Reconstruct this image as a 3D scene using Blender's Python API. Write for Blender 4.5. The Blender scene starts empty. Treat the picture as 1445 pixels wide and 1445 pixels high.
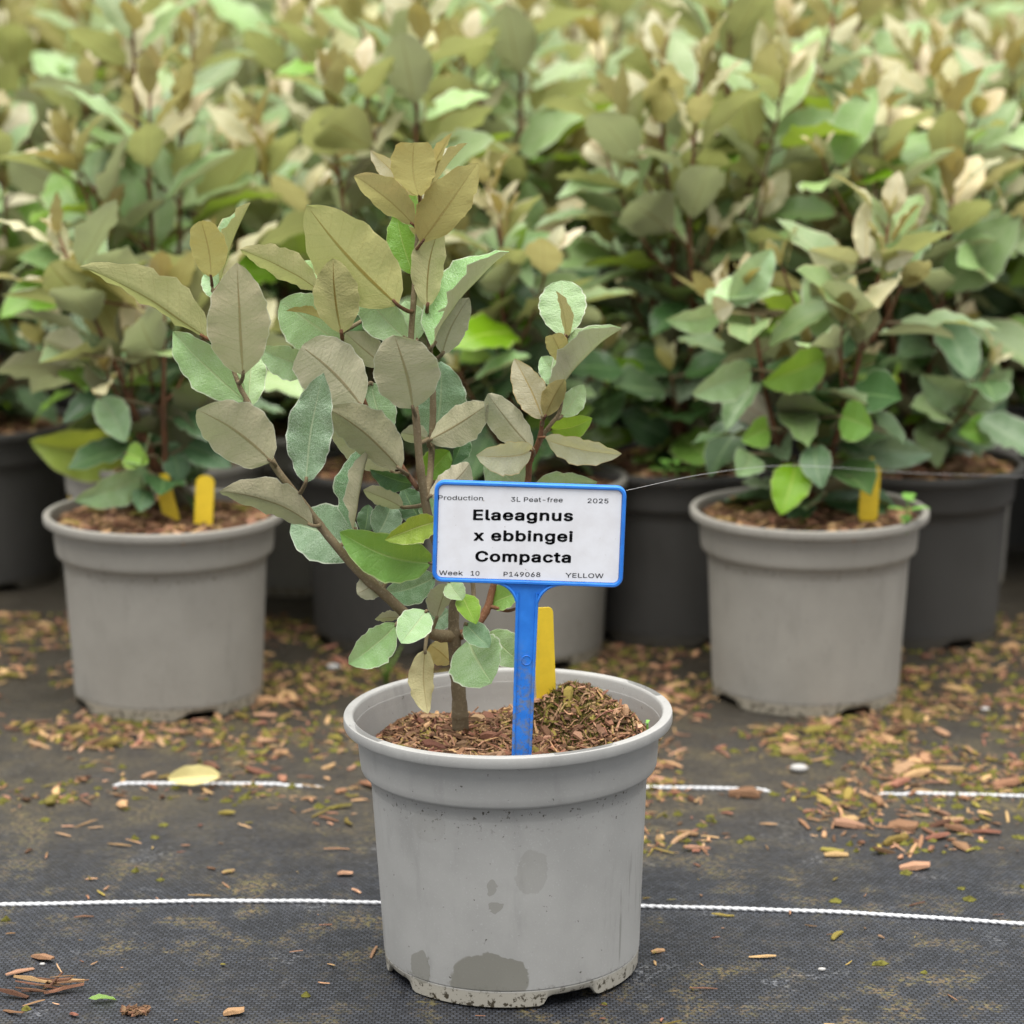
import bpy, math, random
import numpy as np
from mathutils import Vector, Matrix, Euler, noise as mnoise

R = math.radians
sc = bpy.context.scene
col = sc.collection

# ------------------------------------------------------------------ camera
CAMY, CAMZ, PITCH, FPX, CPX = -1.4586, 0.5725, R(11.7), 3700.0, 722.5
cam_d = bpy.data.cameras.new("camera")
cam_d.sensor_width = 36.0
cam_d.lens = 36.0 * FPX / 1445.0
cam_d.clip_start = 0.05
cam_d.clip_end = 400
cam_d.dof.use_dof = True
cam_d.dof.focus_distance = 1.475
cam_d.dof.aperture_fstop = 8.0
cam = bpy.data.objects.new("camera", cam_d)
col.objects.link(cam)
cam.location = (0, CAMY, CAMZ)
cam.rotation_euler = (R(90) - PITCH, 0, 0)
sc.camera = cam

# ------------------------------------------------------------------ sky, sun, exposure
SUN_EL, SUN_AZ = R(84), R(200)          # overcast: bright cloud overhead, a little behind the photographer
w = bpy.data.worlds.new("World"); sc.world = w; w.use_nodes = True
nt = w.node_tree
bg = nt.nodes['Background']
sky = nt.nodes.new('ShaderNodeTexSky'); sky.sky_type = 'NISHITA'; sky.sun_disc = False
sky.sun_elevation = SUN_EL; sky.sun_rotation = SUN_AZ
sky.air_density = 1.0; sky.dust_density = 0.3; sky.ozone_density = 0.5
hs = nt.nodes.new('ShaderNodeHueSaturation'); hs.inputs['Saturation'].default_value = 0.12   # overcast: grey-white sky
nt.links.new(sky.outputs[0], hs.inputs['Color']); nt.links.new(hs.outputs[0], bg.inputs['Color'])
bg.inputs['Strength'].default_value = 0.05
sun_d = bpy.data.lights.new("sun", 'SUN'); sun_d.energy = 2.2; sun_d.angle = R(75); sun_d.color = (1, .97, .92)
sun = bpy.data.objects.new("sun", sun_d); col.objects.link(sun)
sdir = Vector((math.sin(SUN_AZ) * math.cos(SUN_EL), math.cos(SUN_AZ) * math.cos(SUN_EL), math.sin(SUN_EL)))
sun.rotation_euler = sdir.to_track_quat('Z', 'Y').to_euler()
sun.location = sdir * 20
vs = sc.view_settings
vs.view_transform = 'Standard'; vs.look = 'None'; vs.gamma = 1.0; vs.use_curve_mapping = False
vs.exposure = 1.8
sc.render.engine = 'CYCLES'
sc.cycles.max_bounces = 4; sc.cycles.diffuse_bounces = 2; sc.cycles.transmission_bounces = 4

# ------------------------------------------------------------------ pixel -> place helpers
_F = np.array([0, math.cos(PITCH), -math.sin(PITCH)])
_U = np.array([0, math.sin(PITCH), math.cos(PITCH)])
_X = np.array([1.0, 0, 0])
_CAM = np.array([0, CAMY, CAMZ])
def ray(px, py):
    return _F * FPX + _X * (px - CPX) + _U * (CPX - py)
def at_y(px, py, y):                    # on the upright plane at world y
    d = ray(px, py); return _CAM + d * ((y - CAMY) / d[1])
def at_z(px, py, z=0.0):                # on the level plane at height z
    d = ray(px, py); return _CAM + d * ((z - CAMZ) / d[2])

# ------------------------------------------------------------------ mesh helpers
class Geo:
    def __init__(s):
        s.v = []; s.f = []; s.m = []; s.uv = []; s.r = []; s.n = 0
    def add(s, v, f, mat=0, uv=None, rnd=0.0):
        v = np.asarray(v, dtype=float)
        s.v.append(v)
        n = s.n
        s.f.extend([tuple(i + n for i in q) for q in f])
        s.m.extend([mat] * len(f))
        s.uv.append(np.zeros((len(v), 2)) if uv is None else np.asarray(uv, dtype=float))
        s.r.append(np.full(len(v), rnd)); s.n += len(v)
        return s
    def mesh(s, name, mats, smooth=True, sharp=None):
        me = bpy.data.meshes.new(name)
        V = np.concatenate(s.v); UV = np.concatenate(s.uv); RN = np.concatenate(s.r)
        me.from_pydata(V.tolist(), [], s.f)
        for m in mats: me.materials.append(m)
        if len(mats) > 1: me.polygons.foreach_set('material_index', s.m)
        li = np.empty(len(me.loops), dtype=np.int32); me.loops.foreach_get('vertex_index', li)
        ul = me.uv_layers.new(name='UVMap')
        ul.data.foreach_set('uv', UV[li].ravel())
        a = me.attributes.new('rnd', 'FLOAT', 'POINT'); a.data.foreach_set('value', RN)
        me.polygons.foreach_set('use_smooth', [smooth] * len(me.polygons))
        if sharp is not None: me.set_sharp_from_angle(angle=R(sharp))
        me.update()
        return me
def link(name, me, parent=None, loc=None, rot=None):
    o = bpy.data.objects.new(name, me); col.objects.link(o)
    if parent is not None: o.parent = parent
    if loc is not None: o.location = loc
    if rot is not None: o.rotation_euler = rot
    return o
def empty(name, loc=(0, 0, 0), rz=0):
    o = bpy.data.objects.new(name, None); col.objects.link(o)
    o.location = loc; o.rotation_euler = (0, 0, rz); o.empty_display_size = .05
    return o
def tag(o, label=None, cat=None, group=None, kind=None):
    if label: o['label'] = label
    if cat: o['category'] = cat
    if group: o['group'] = group
    if kind: o['kind'] = kind
    return o
def tube(pts, rad, sides=8, cap=True, jit=0.0, rs=None):
    P = np.asarray(pts, float); n = len(P); rad = np.broadcast_to(np.asarray(rad, float), (n,))
    T = np.gradient(P, axis=0); T /= np.linalg.norm(T, axis=1)[:, None] + 1e-12
    ref = np.array([0, 0, 1.0]) if abs(T[0][2]) < .9 else np.array([1.0, 0, 0])
    A = np.cross(T[0], ref); A /= np.linalg.norm(A)
    V = []
    for i in range(n):
        A = A - T[i] * A.dot(T[i]); A /= np.linalg.norm(A) + 1e-12
        B = np.cross(T[i], A)
        for k in range(sides):
            a = 2 * math.pi * k / sides
            r = rad[i] * (1 + (rs.uniform(-jit, jit) if jit else 0))
            V.append(P[i] + (A * math.cos(a) + B * math.sin(a)) * r)
    F = []
    for i in range(n - 1):
        for k in range(sides):
            k2 = (k + 1) % sides
            F.append((i * sides + k, i * sides + k2, (i + 1) * sides + k2, (i + 1) * sides + k))
    if cap:
        F.append(tuple(range(sides - 1, -1, -1))); F.append(tuple((n - 1) * sides + k for k in range(sides)))
    return np.array(V), F
def smooth_path(P, sub=5):              # Catmull-Rom through the points
    P = np.asarray(P, float)
    Q = np.vstack([2 * P[0] - P[1], P, 2 * P[-1] - P[-2]]); out = []
    for i in range(1, len(Q) - 2):
        p0, p1, p2, p3 = Q[i - 1], Q[i], Q[i + 1], Q[i + 2]
        for k in range(sub):
            t = k / sub
            out.append(.5 * ((2 * p1) + (-p0 + p2) * t + (2 * p0 - 5 * p1 + 4 * p2 - p3) * t * t + (-p0 + 3 * p1 - 3 * p2 + p3) * t ** 3))
    out.append(Q[-2]); return np.array(out)
def extrude_poly(pts2, y0, y1):         # an outline in x,z given thickness along y
    n = len(pts2)
    V = [(p[0], y0, p[1]) for p in pts2] + [(p[0], y1, p[1]) for p in pts2]
    F = [tuple(range(n)), tuple(range(2 * n - 1, n - 1, -1))]
    for i in range(n):
        j = (i + 1) % n
        F.append((i, i + n, j + n, j))
    return np.array(V), F
def round_rect(w_, h_, r, n=7, cx=0, cz=0):
    P = []
    for (sx, sz, a0) in ((1, 1, 0), (-1, 1, 90), (-1, -1, 180), (1, -1, 270)):
        for k in range(n + 1):
            a = R(a0 + 90 * k / n)
            P.append((cx + sx * (w_ / 2 - r) + r * math.cos(a), cz + sz * (h_ / 2 - r) + r * math.sin(a)))
    return P[::-1]

# ------------------------------------------------------------------ material helpers
class NT:
    def __init__(s, name):
        s.mat = bpy.data.materials.new(name); s.mat.use_nodes = True
        s.t = s.mat.node_tree; s.t.nodes.clear()
        s.out = s.t.nodes.new('ShaderNodeOutputMaterial')
    def n(s, typ, **kw):
        nd = s.t.nodes.new('ShaderNode' + typ)
        for k, v in kw.items(): setattr(nd, k, v)
        return nd
    def put(s, sock, v):
        if isinstance(v, bpy.types.NodeSocket): s.t.links.new(v, sock)
        elif isinstance(v, (tuple, list)):
            sock.default_value = tuple(v) + (1.0,) if (len(v) == 3 and sock.type == 'RGBA') else tuple(v)
        else: sock.default_value = v
    def math(s, op, a, b=0.0, c=0.0, clamp=False):
        nd = s.n('Math', operation=op, use_clamp=clamp)
        s.put(nd.inputs[0], a); s.put(nd.inputs[1], b); s.put(nd.inputs[2], c); return nd.outputs[0]
    def step(s, x, a, b, lo=0.0, hi=1.0):           # smooth ramp of x from a..b to lo..hi
        nd = s.n('MapRange', interpolation_type='SMOOTHSTEP')
        s.put(nd.inputs[0], x); s.put(nd.inputs[1], a); s.put(nd.inputs[2], b); s.put(nd.inputs[3], lo); s.put(nd.inputs[4], hi)
        return nd.outputs[0]
    def mix(s, f, a, b, mode='MIX'):
        nd = s.n('Mix', data_type='RGBA', blend_type=mode)
        s.put(nd.inputs[0], f); s.put(nd.inputs[6], a); s.put(nd.inputs[7], b); return nd.outputs[2]
    def noise(s, vec, scale, detail=3, rough=.55, col_=False):
        nd = s.n('TexNoise'); s.put(nd.inputs['Vector'], vec); nd.inputs['Scale'].default_value = scale
        nd.inputs['Detail'].default_value = detail; nd.inputs['Roughness'].default_value = rough
        return nd.outputs[1 if col_ else 0]
    def coord(s, which='Object'): return s.n('TexCoord').outputs[which]
    def vmul(s, v, k):
        nd = s.n('VectorMath', operation='MULTIPLY'); s.put(nd.inputs[0], v); s.put(nd.inputs[1], k); return nd.outputs[0]
    def vadd(s, v, k):
        nd = s.n('VectorMath', operation='ADD'); s.put(nd.inputs[0], v); s.put(nd.inputs[1], k); return nd.outputs[0]
    def bump(s, h, strength=.3, dist=.001):
        nd = s.n('Bump'); nd.inputs['Strength'].default_value = strength; nd.inputs['Distance'].default_value = dist
        s.put(nd.inputs['Height'], h); return nd.outputs[0]
    def hsv(s, c, h=.5, sat=1.0, v=1.0):
        nd = s.n('HueSaturation'); s.put(nd.inputs['Color'], c); s.put(nd.inputs['Hue'], h); s.put(nd.inputs['Saturation'], sat); s.put(nd.inputs['Value'], v)
        return nd.outputs[0]
    def principled(s, color, rough=.5, spec=.5, normal=None, **kw):
        b = s.n('BsdfPrincipled'); s.put(b.inputs['Base Color'], color); s.put(b.inputs['Roughness'], rough)
        s.put(b.inputs['Specular IOR Level'], spec)
        if normal is not None: s.put(b.inputs['Normal'], normal)
        for k, v in kw.items(): s.put(b.inputs[k], v)
        return b.outputs[0]
    def done(s, shader):
        s.t.links.new(shader, s.out.inputs['Surface']); return s.mat

def leaf_mat(name, top, speck, amt, under, under2, rib_t, rib_u, rim, transl=.27, tcol=None, rough=.45, spec=.42, blotch=None, fine=True):
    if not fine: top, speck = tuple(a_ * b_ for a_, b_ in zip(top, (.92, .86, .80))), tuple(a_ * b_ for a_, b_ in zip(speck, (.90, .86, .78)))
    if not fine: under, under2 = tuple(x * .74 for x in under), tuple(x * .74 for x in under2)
    m = NT(name)
    uv = m.n('UVMap', uv_map='UVMap').outputs[0]
    rnd = m.n('Attribute', attribute_name='rnd').outputs['Fac']
    oi = m.n('ObjectInfo').outputs['Random']
    rr = m.math('FRACT', m.math('ADD', rnd, oi))
    sep = m.n('SeparateXYZ'); m.put(sep.inputs[0], uv)
    u, v = sep.outputs[0], sep.outputs[1]
    a = m.math('ABSOLUTE', m.math('MULTIPLY_ADD', u, 2.0, -1.0))
    ofs = m.n('CombineXYZ'); m.put(ofs.inputs[0], m.math('MULTIPLY', rr, 17.0)); m.put(ofs.inputs[1], m.math('MULTIPLY', rr, 9.0))
    p = m.vadd(m.vmul(uv, (1.0, 2.2, 1.0)), ofs.outputs[0])
    sp = m.noise(p, 55, 3, .75)
    big = m.noise(p, 2.6, 3, .6)
    spm = m.math('MULTIPLY', m.step(sp, .40, .62), m.step(big, .2, .75, amt * .55, min(1, amt * 1.35)), clamp=True)
    rthr = m.math('MULTIPLY_ADD', v, -.055, .088)
    rib = m.math('SUBTRACT', 1.0, m.step(m.math('DIVIDE', a, rthr), .35, 1.0))
    rib = m.math('MULTIPLY', rib, m.step(v, .93, 1.0, 1.0, 0.0))
    vein = m.math('SINE', m.math('MULTIPLY', m.math('SUBTRACT', v, m.math('MULTIPLY', a, .13)), 2 * math.pi * 10))
    veinm = m.math('MULTIPLY', m.step(vein, .86, 1.0), m.step(a, .75, .95, 1.0, 0.0))
    c_t = m.mix(spm, top, speck)
    if blotch is not None: c_t = m.mix(m.step(big, .48, .66, 0, .8), c_t, blotch)
    c_t = m.mix(m.math('MULTIPLY', veinm, .10), c_t, rib_t)
    c_t = m.mix(m.math('MULTIPLY', rib, .75), c_t, rib_t)
    c_t = m.mix(m.math('MULTIPLY', m.step(a, .93, .985), .75), c_t, rim)
    c_u = m.mix(m.step(m.noise(p, 85, 2, .7), .42, .66, 0, .75), under, under2) if fine else m.mix(.35, under, under2)
    c_u = m.mix(m.step(big, .35, .7, 0.0, .35), c_u, m.mix(.5, under, (.20, .23, .10)))
    c_u = m.mix(m.math('MULTIPLY', veinm, .10), c_u, rib_u)
    c_u = m.mix(m.math('MULTIPLY', rib, .85), c_u, rib_u)
    c_u = m.mix(m.math('MULTIPLY', m.step(a, .95, .99), .5), c_u, rim)
    back = m.n('NewGeometry').outputs['Backfacing']          # which side of the leaf: green top or felted underside
    c = m.mix(back, c_t, c_u)
    c = m.hsv(c, m.math('MULTIPLY_ADD', rr, .026, .487), m.math('MULTIPLY_ADD', m.math('FRACT', m.math('MULTIPLY', rr, 7.3)), .3, .87),
              m.math('MULTIPLY_ADD', m.math('FRACT', m.math('MULTIPLY', rr, 13.7)), .34, .83))
    ht = nor = None
    if fine: ht = m.math('ADD', m.math('MULTIPLY', veinm, -.18), m.math('ADD', m.math('MULTIPLY', rib, -.8), m.math('MULTIPLY', m.noise(p, 14, 3), 1.4)))
    if fine: nor = m.bump(ht, .45, .0009)
    pr = m.principled(c, m.mix(back, (rough,) * 3, (.75,) * 3), m.mix(back, (spec,) * 3, (.15,) * 3), nor)
    tr = m.n('BsdfTranslucent'); m.put(tr.inputs[0], tcol or (.42, .48, .22)); fine and m.put(tr.inputs['Normal'], nor)
    mx = m.n('MixShader'); mx.inputs[0].default_value = transl
    m.t.links.new(pr, mx.inputs[1]); m.t.links.new(tr.outputs[0], mx.inputs[2])
    return m.done(mx.outputs[0])

TAUPE, TAUPE2 = (.47, .432, .305), (.36, .325, .21)
def leaf_set(fine):
  def leaf_mat_(n_, *a): return leaf_mat(n_ + ('' if fine else '_plain'), *a, **dict(fine=fine))
  return {
 'mature': leaf_mat_('leaf_silver_green', (.16, .33, .09), (.57, .68, .51), .70, TAUPE, TAUPE2, (.42, .52, .28), (.22, .155, .085), (.66, .68, .56)),
 'pale':   leaf_mat_('leaf_pale_green', (.25, .45, .14), (.60, .74, .51), .72, TAUPE, TAUPE2, (.44, .54, .28), (.20, .13, .06), (.72, .74, .60), .28),
 'speck':  leaf_mat_('leaf_speckled', (.05, .16, .04), (.54, .68, .52), .66, TAUPE, TAUPE2, (.34, .44, .26), (.24, .17, .10), (.58, .62, .50), .16),
 'fresh':  leaf_mat_('leaf_bright_green', (.17, .35, .04), (.34, .52, .16), .32, (.30, .29, .15), (.21, .19, .09), (.38, .50, .14), (.25, .18, .07), (.50, .55, .25), .30, (.34, .50, .04), .38, .5),
 'yellow': leaf_mat_('leaf_yellow_green', (.30, .44, .04), (.42, .54, .16), .35, (.32, .31, .13), (.24, .22, .09), (.58, .60, .20), (.3, .22, .08), (.60, .60, .3), .32, (.5, .55, .05), .4, .45),
 'young':  leaf_mat_('leaf_young', (.48, .50, .31), (.74, .73, .60), .70, (.37, .295, .12), (.24, .17, .052), (.55, .45, .24), (.155, .075, .018), (.55, .38, .18), .32, (.60, .56, .22), .6, .25),
 'cream':  leaf_mat_('leaf_cream', (.64, .60, .42), (.80, .76, .60), .60, (.48, .40, .22), (.30, .21, .08), (.55, .40, .17), (.30, .17, .05), (.60, .42, .2), .26, (.55, .45, .12), .6, .25),
 'olive':  leaf_mat_('leaf_olive', (.15, .29, .09), (.50, .60, .44), .6, (.46, .425, .225), (.34, .30, .13), (.44, .50, .25), (.17, .085, .022), (.55, .48, .28), .30, (.50, .54, .18)),
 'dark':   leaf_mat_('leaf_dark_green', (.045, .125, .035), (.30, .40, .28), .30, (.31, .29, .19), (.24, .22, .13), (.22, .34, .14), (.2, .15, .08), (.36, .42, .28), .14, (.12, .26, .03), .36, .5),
 'dead':   leaf_mat_('leaf_dying_yellow', (.68, .60, .30), (.74, .67, .42), .4, (.66, .59, .33), (.52, .45, .22), (.55, .46, .24), (.40, .30, .14), (.5, .4, .2), .2, (.55, .42, .1), .6, .25),
  }
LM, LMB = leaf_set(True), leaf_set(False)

def twig_mat(name, c1, c2, c3, sc_=420):
    m = NT(name); p = m.coord('Object')
    n1 = m.noise(p, sc_, 4, .7); n2 = m.noise(p, 60, 3)
    c = m.mix(m.step(n2, .35, .65), c1, c2); c = m.mix(m.step(n1, .52, .68, 0, .75), c, c3)
    return m.done(m.principled(c, .75, .25, m.bump(n1, .5, .0012)))
M_TRUNK = twig_mat('bark_trunk', (.115, .085, .05), (.16, .125, .075), (.24, .20, .13), 500)
M_TWIG = twig_mat('bark_twig', (.20, .155, .09), (.155, .115, .062), (.29, .24, .15), 700)
M_RUST = twig_mat('bark_rust', (.17, .075, .035), (.11, .055, .03), (.26, .15, .09), 900)

def pot_mat(name, hero, g0=(.255, .242, .215)):
    m = NT(name); p = m.coord('Object'); oi = m.n('ObjectInfo').outputs['Random']
    q = p if hero else m.vadd(p, m.n('ObjectInfo').outputs['Location'])
    g = (.335, .332, .318) if hero else g0
    n1 = m.noise(q, 22, 5, .6); n2 = m.noise(q, 900, 2, .6); n3 = m.noise(m.vmul(q, (1, 1, .25)), 60, 4, .65)
    c = m.mix(m.step(n1, .3, .75), g, tuple(x * 1.16 for x in g))
    c = m.mix(m.step(n3, .52, .75, 0, .45), c, tuple(x * .74 for x in g))
    c = m.mix(m.step(n2, .60, .74, 0, .55), c, tuple(min(.46, x * 1.6) for x in g))
    n4 = m.noise(m.vadd(q, (3.1, 1.7, .3)), 260, 3, .6)
    c = m.mix(m.step(n4, .70, .74, 0, .9), c, (.05, .042, .03))
    sp = m.n('SeparateXYZ'); m.put(sp.inputs[0], p); z = sp.outputs[2]
    # dust and dirt settled under the collar and round the foot
    ring = m.math('MULTIPLY', m.step(z, .100, .118), m.step(z, .1188, .1196, 1, 0))
    c = m.mix(m.math('MULTIPLY', ring, m.step(m.noise(q, 300, 3, .7), .60, .66)), c, (.06, .05, .035))
    foot = m.step(z, .0085, .011, 1, 0)
    c = m.mix(m.math('MULTIPLY', foot, .75), c, (g[0] * 1.2, g[1] * 1.12, g[2] * .95))
    c = m.mix(m.math('MULTIPLY', m.step(z, .004, .016, 1, .0), m.step(m.noise(q, 230, 4, .7), .54, .60)), c, (.055, .045, .028))
    if hero:
        wob = m.math('MULTIPLY_ADD', m.noise(p, 110, 3), .010, -.005)
        def blob(cx, cz, rx, rz, floor=None):
            dx = m.math('DIVIDE', m.math('SUBTRACT', m.math('ADD', sp.outputs[0], wob), cx), rx)
            dz = m.math('DIVIDE', m.math('SUBTRACT', m.math('ADD', z, wob), cz), rz)
            d = m.math('ADD', m.math('POWER', dx, 2.0), m.math('POWER', dz, 2.0))
            k = m.step(d, .88, 1.0, 1, 0)
            if floor is not None: k = m.math('MULTIPLY', k, m.step(z, floor - .0008, floor + .0006))
            return m.math('MULTIPLY', k, m.step(sp.outputs[1], -.01, .0, 1, 0))
        for b, st in ((blob(-.0125, .017, .0225, .0165, .0105), .72), (blob(-.052, .017, .006, .010, .004), .55), (blob(-.0095, .0735, .0035, .004), .4),
                      (blob(-.0085, .0615, .004, .0036), .45), (blob(.012, .081, .0085, .014), .22), (blob(-.045, .105, .010, .010), .12)):
            c = m.mix(m.math('MULTIPLY', b, st), c, (.165, .158, .125))
        sm = m.math('MULTIPLY', m.step(m.noise(m.vmul(p, (260, 260, 18)), 1.0, 3), .55, .68), m.math('MULTIPLY', m.step(sp.outputs[0], .054, .066), m.step(z, .085, .06, 0, .8)))
        c = m.mix(sm, c, (.19, .19, .17))
    else:
        c = m.hsv(c, .5, 1.0, m.math('MULTIPLY_ADD', oi, .3, .88))
    h = m.math('ADD', m.math('MULTIPLY', n2, .3), n1)
    return m.done(m.principled(c, m.step(n1, .3, .7, .50, .66), .38, m.bump(h, .25, .0006)))
M_POT_HERO, M_POT = pot_mat('pot_plastic_dusty', True), pot_mat('pot_plastic', False)
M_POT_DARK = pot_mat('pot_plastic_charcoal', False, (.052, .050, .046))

def chip_mat(name, a, b, c_):
    m = NT(name); p = m.coord('Object')
    rr = m.math('FRACT', m.math('ADD', m.n('Attribute', attribute_name='rnd').outputs['Fac'], m.n('ObjectInfo').outputs['Random']))
    pp = m.vadd(p, m.n('ObjectInfo').outputs['Location'])
    g = m.noise(m.vmul(pp, (180, 900, 900)), 1.0, 3, .65); n2 = m.noise(pp, 260, 3, .6)
    c = m.mix(m.step(g, .35, .68), a, b); c = m.mix(m.step(n2, .50, .68, 0, .8), c, c_)
    c = m.hsv(c, m.math('MULTIPLY_ADD', rr, .03, .485), 1.0, m.math('MULTIPLY_ADD', m.math('FRACT', m.math('MULTIPLY', rr, 5.7)), .8, .55))
    return m.done(m.principled(c, .85, .2, m.bump(g, .6, .0008)))
CM = [chip_mat('bark_chip_red', (.30, .145, .085), (.19, .085, .05), (.36, .22, .14)),
      chip_mat('bark_chip_tan', (.50, .31, .17), (.36, .20, .10), (.27, .21, .06)),
      chip_mat('bark_chip_brown', (.17, .09, .05), (.10, .055, .03), (.23, .14, .08)),
      chip_mat('bark_chip_mossy', (.27, .20, .05), (.17, .15, .03), (.36, .25, .08)),
      chip_mat('bark_chip_pink', (.41, .245, .145), (.29, .155, .09), (.46, .30, .19))]
def soil_mat(name):
    m = NT(name); p = m.coord('Object')
    n1 = m.noise(p, 160, 5, .7); n2 = m.noise(p, 38, 3)
    c = m.mix(m.step(n1, .38, .64), (.045, .028, .018), (.20, .10, .055)); c = m.mix(m.step(n2, .5, .66, 0, .55), c, (.13, .11, .03))
    return m.done(m.principled(c, .9, .15, m.bump(n1, 1.0, .003)))
M_SOIL = soil_mat('potting_bark_soil')
def plain(name, c, rough=.5, spec=.4, var=.08, scale=60, bump=.1, **kw):
    m = NT(name); p = m.coord('Object'); n1 = m.noise(p, scale, 4, .6)
    cc = m.mix(m.step(n1, .3, .7), tuple(x * (1 - var) for x in c), tuple(min(1, x * (1 + var)) for x in c))
    return m.done(m.principled(cc, rough, spec, m.bump(n1, bump, .0005), **kw))
M_MOSS = plain('moss', (.105, .10, .022), .9, .1, .5, 400, .3)
M_SEED = plain('seedling_green', (.20, .42, .08), .5, .3, .2, 200)
M_GRASS = plain('weed_green', (.13, .22, .04), .6, .3, .2, 100)
M_TAG = plain('yellow_plastic', (.80, .57, .035), .42, .4, .05, 120, .05)
M_WHITE = plain('white_thread', (.62, .63, .65), .6, .3, .06, 300)
M_INK = plain('black_ink', (.012, .012, .016), .5, .3, .1, 900, 0)
M_SILK = plain('silk', (.7, .7, .7), .4, .5, .0, 10, 0)
M_PEBBLE = plain('pale_grit', (.42, .41, .39), .7, .3, .1, 300)
def blue_mat():
    m = NT('blue_plastic'); p = m.coord('Object')
    n1 = m.noise(p, 90, 4, .6); n2 = m.noise(p, 1400, 2, .6)
    sp = m.n('SeparateXYZ'); m.put(sp.inputs[0], p); z = sp.outputs[2]
    c = m.mix(m.step(n1, .3, .7), (.018, .17, .64), (.024, .215, .75))
    d = m.math('MULTIPLY', m.step(z, -.052, -.098, 0, .85), m.step(m.noise(p, 160, 4, .7), .44, .62))
    c = m.mix(d, c, (.16, .19, .24)); c = m.mix(m.math('MULTIPLY', m.step(z, -.06, -.1), m.step(n2, .62, .70)), c, (.10, .07, .05))
    return m.done(m.principled(c, m.step(n1, .3, .7, .30, .45), .5, m.bump(n2, .08, .0003)))
M_BLUE = blue_mat()
def card_mat():
    m = NT('white_label_card'); p = m.coord('Object')
    n1 = m.noise(p, 70, 4, .6); n2 = m.noise(p, 420, 3, .65)
    c = m.mix(m.step(n1, .35, .7), (.80, .81, .85), (.74, .74, .77))
    c = m.mix(m.step(n2, .70, .74, 0, .75), c, (.33, .28, .23)); c = m.mix(m.step(m.noise(p, 26, 2), .62, .8, 0, .35), c, (.60, .53, .46))
    return m.done(m.principled(c, .35, .4))
M_CARD = card_mat()

def ground_mat():
    m = NT('woven_ground_cover'); p = m.coord('Object')
    sp = m.n('SeparateXYZ'); m.put(sp.inputs[0], p); y = sp.outputs[1]
    br = m.n('TexBrick'); br.offset = .5; br.squash = 1.0
    warp = m.vadd(p, m.vmul(m.noise(p, 9, 2, .5, True), (.004, .004, 0)))
    m.put(br.inputs['Vector'], warp); br.inputs['Scale'].default_value = 1.0
    br.inputs['Brick Width'].default_value = .0036; br.inputs['Row Height'].default_value = .0030
    br.inputs['Mortar Size'].default_value = .00055; br.inputs['Mortar Smooth'].default_value = .6
    br.inputs['Bias'].default_value = 0
    m.put(br.inputs['Color1'], (.020, .022, .028)); m.put(br.inputs['Color2'], (.046, .051, .064)); m.put(br.inputs['Mortar'], (.006, .006, .007))
    c = br.outputs['Color']
    n_big = m.noise(p, 5.5, 4, .6); n_mid = m.noise(p, 26, 5, .65); n_f = m.noise(p, 300, 3, .65)
    # worn pale threads
    c = m.mix(m.math('MULTIPLY', m.step(m.noise(p, 18, 4, .6), .56, .72), m.step(n_f, .50, .62, 0, .55)), c, (.27, .28, .30))
    # brown dirt film towards the rows of pots
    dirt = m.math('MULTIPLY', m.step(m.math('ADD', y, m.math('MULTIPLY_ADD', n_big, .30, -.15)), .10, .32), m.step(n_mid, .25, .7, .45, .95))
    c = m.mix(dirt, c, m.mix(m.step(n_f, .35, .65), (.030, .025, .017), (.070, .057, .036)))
    # moss and algae in patches
    moss = m.math('MULTIPLY', m.step(n_mid, .48, .64), m.step(n_f, .45, .58, 0, .85))
    moss = m.math('MULTIPLY', moss, m.step(n_big, .40, .62, .15, 1.0))
    c = m.mix(moss, c, m.mix(m.step(m.noise(p, 120, 2), .4, .6), (.15, .125, .04), (.17, .12, .055)))
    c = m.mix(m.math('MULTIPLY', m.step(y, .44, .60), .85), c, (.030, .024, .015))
    h = m.math('ADD', m.math('MULTIPLY', br.outputs['Fac'], -1.0), m.math('MULTIPLY', n_f, .5))
    nor = m.bump(h, .7, .0011)
    return m.done(m.principled(c, m.step(n_mid, .3, .7, .42, .62), .45, nor))
M_GROUND = ground_mat()

# ================================================================== SETTING
g = Geo(); g.add([(-40, -10, 0), (40, -10, 0), (40, 70, 0), (-40, 70, 0)], [(0, 1, 2, 3)])
ground = tag(link('ground', g.mesh('ground', [M_GROUND])), kind='structure')
ground['label'] = 'black woven ground cover sheet strewn with bark and moss'

def twisted_thread(px_pts, sink, r=.00095, pitch=.0105):
    base = np.array([at_z(a, b, 0) for a, b in px_pts])
    P = smooth_path(base, 30)
    seg = np.linalg.norm(np.diff(P, axis=0), axis=1); S = np.concatenate([[0], np.cumsum(seg)])
    ss = np.arange(0, S[-1], pitch / 7)
    Q = np.stack([np.interp(ss, S, P[:, i]) for i in range(3)], 1)
    rr = random.Random(3)
    wob = np.array([[0, .0011 * mnoise.noise((s * 18, 0, 1)), .0] for s in ss]); Q = Q + wob
    if sink: Q[:, 2] -= np.array([max(0, min(.004, .011 * (mnoise.noise((s * 9, 4, 1)) + .30 * mnoise.noise((s * 60, 2, 2)) + .02))) for s in ss])
    G = Geo()
    for ph in (0, math.pi):
        a = ss / pitch * 2 * math.pi + ph
        off = np.stack([0 * a, np.cos(a) * r * .62, np.sin(a) * r * .45 + r * 1.25], 1)
        G.add(*tube(Q + off, r, 6))
    return G
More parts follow.
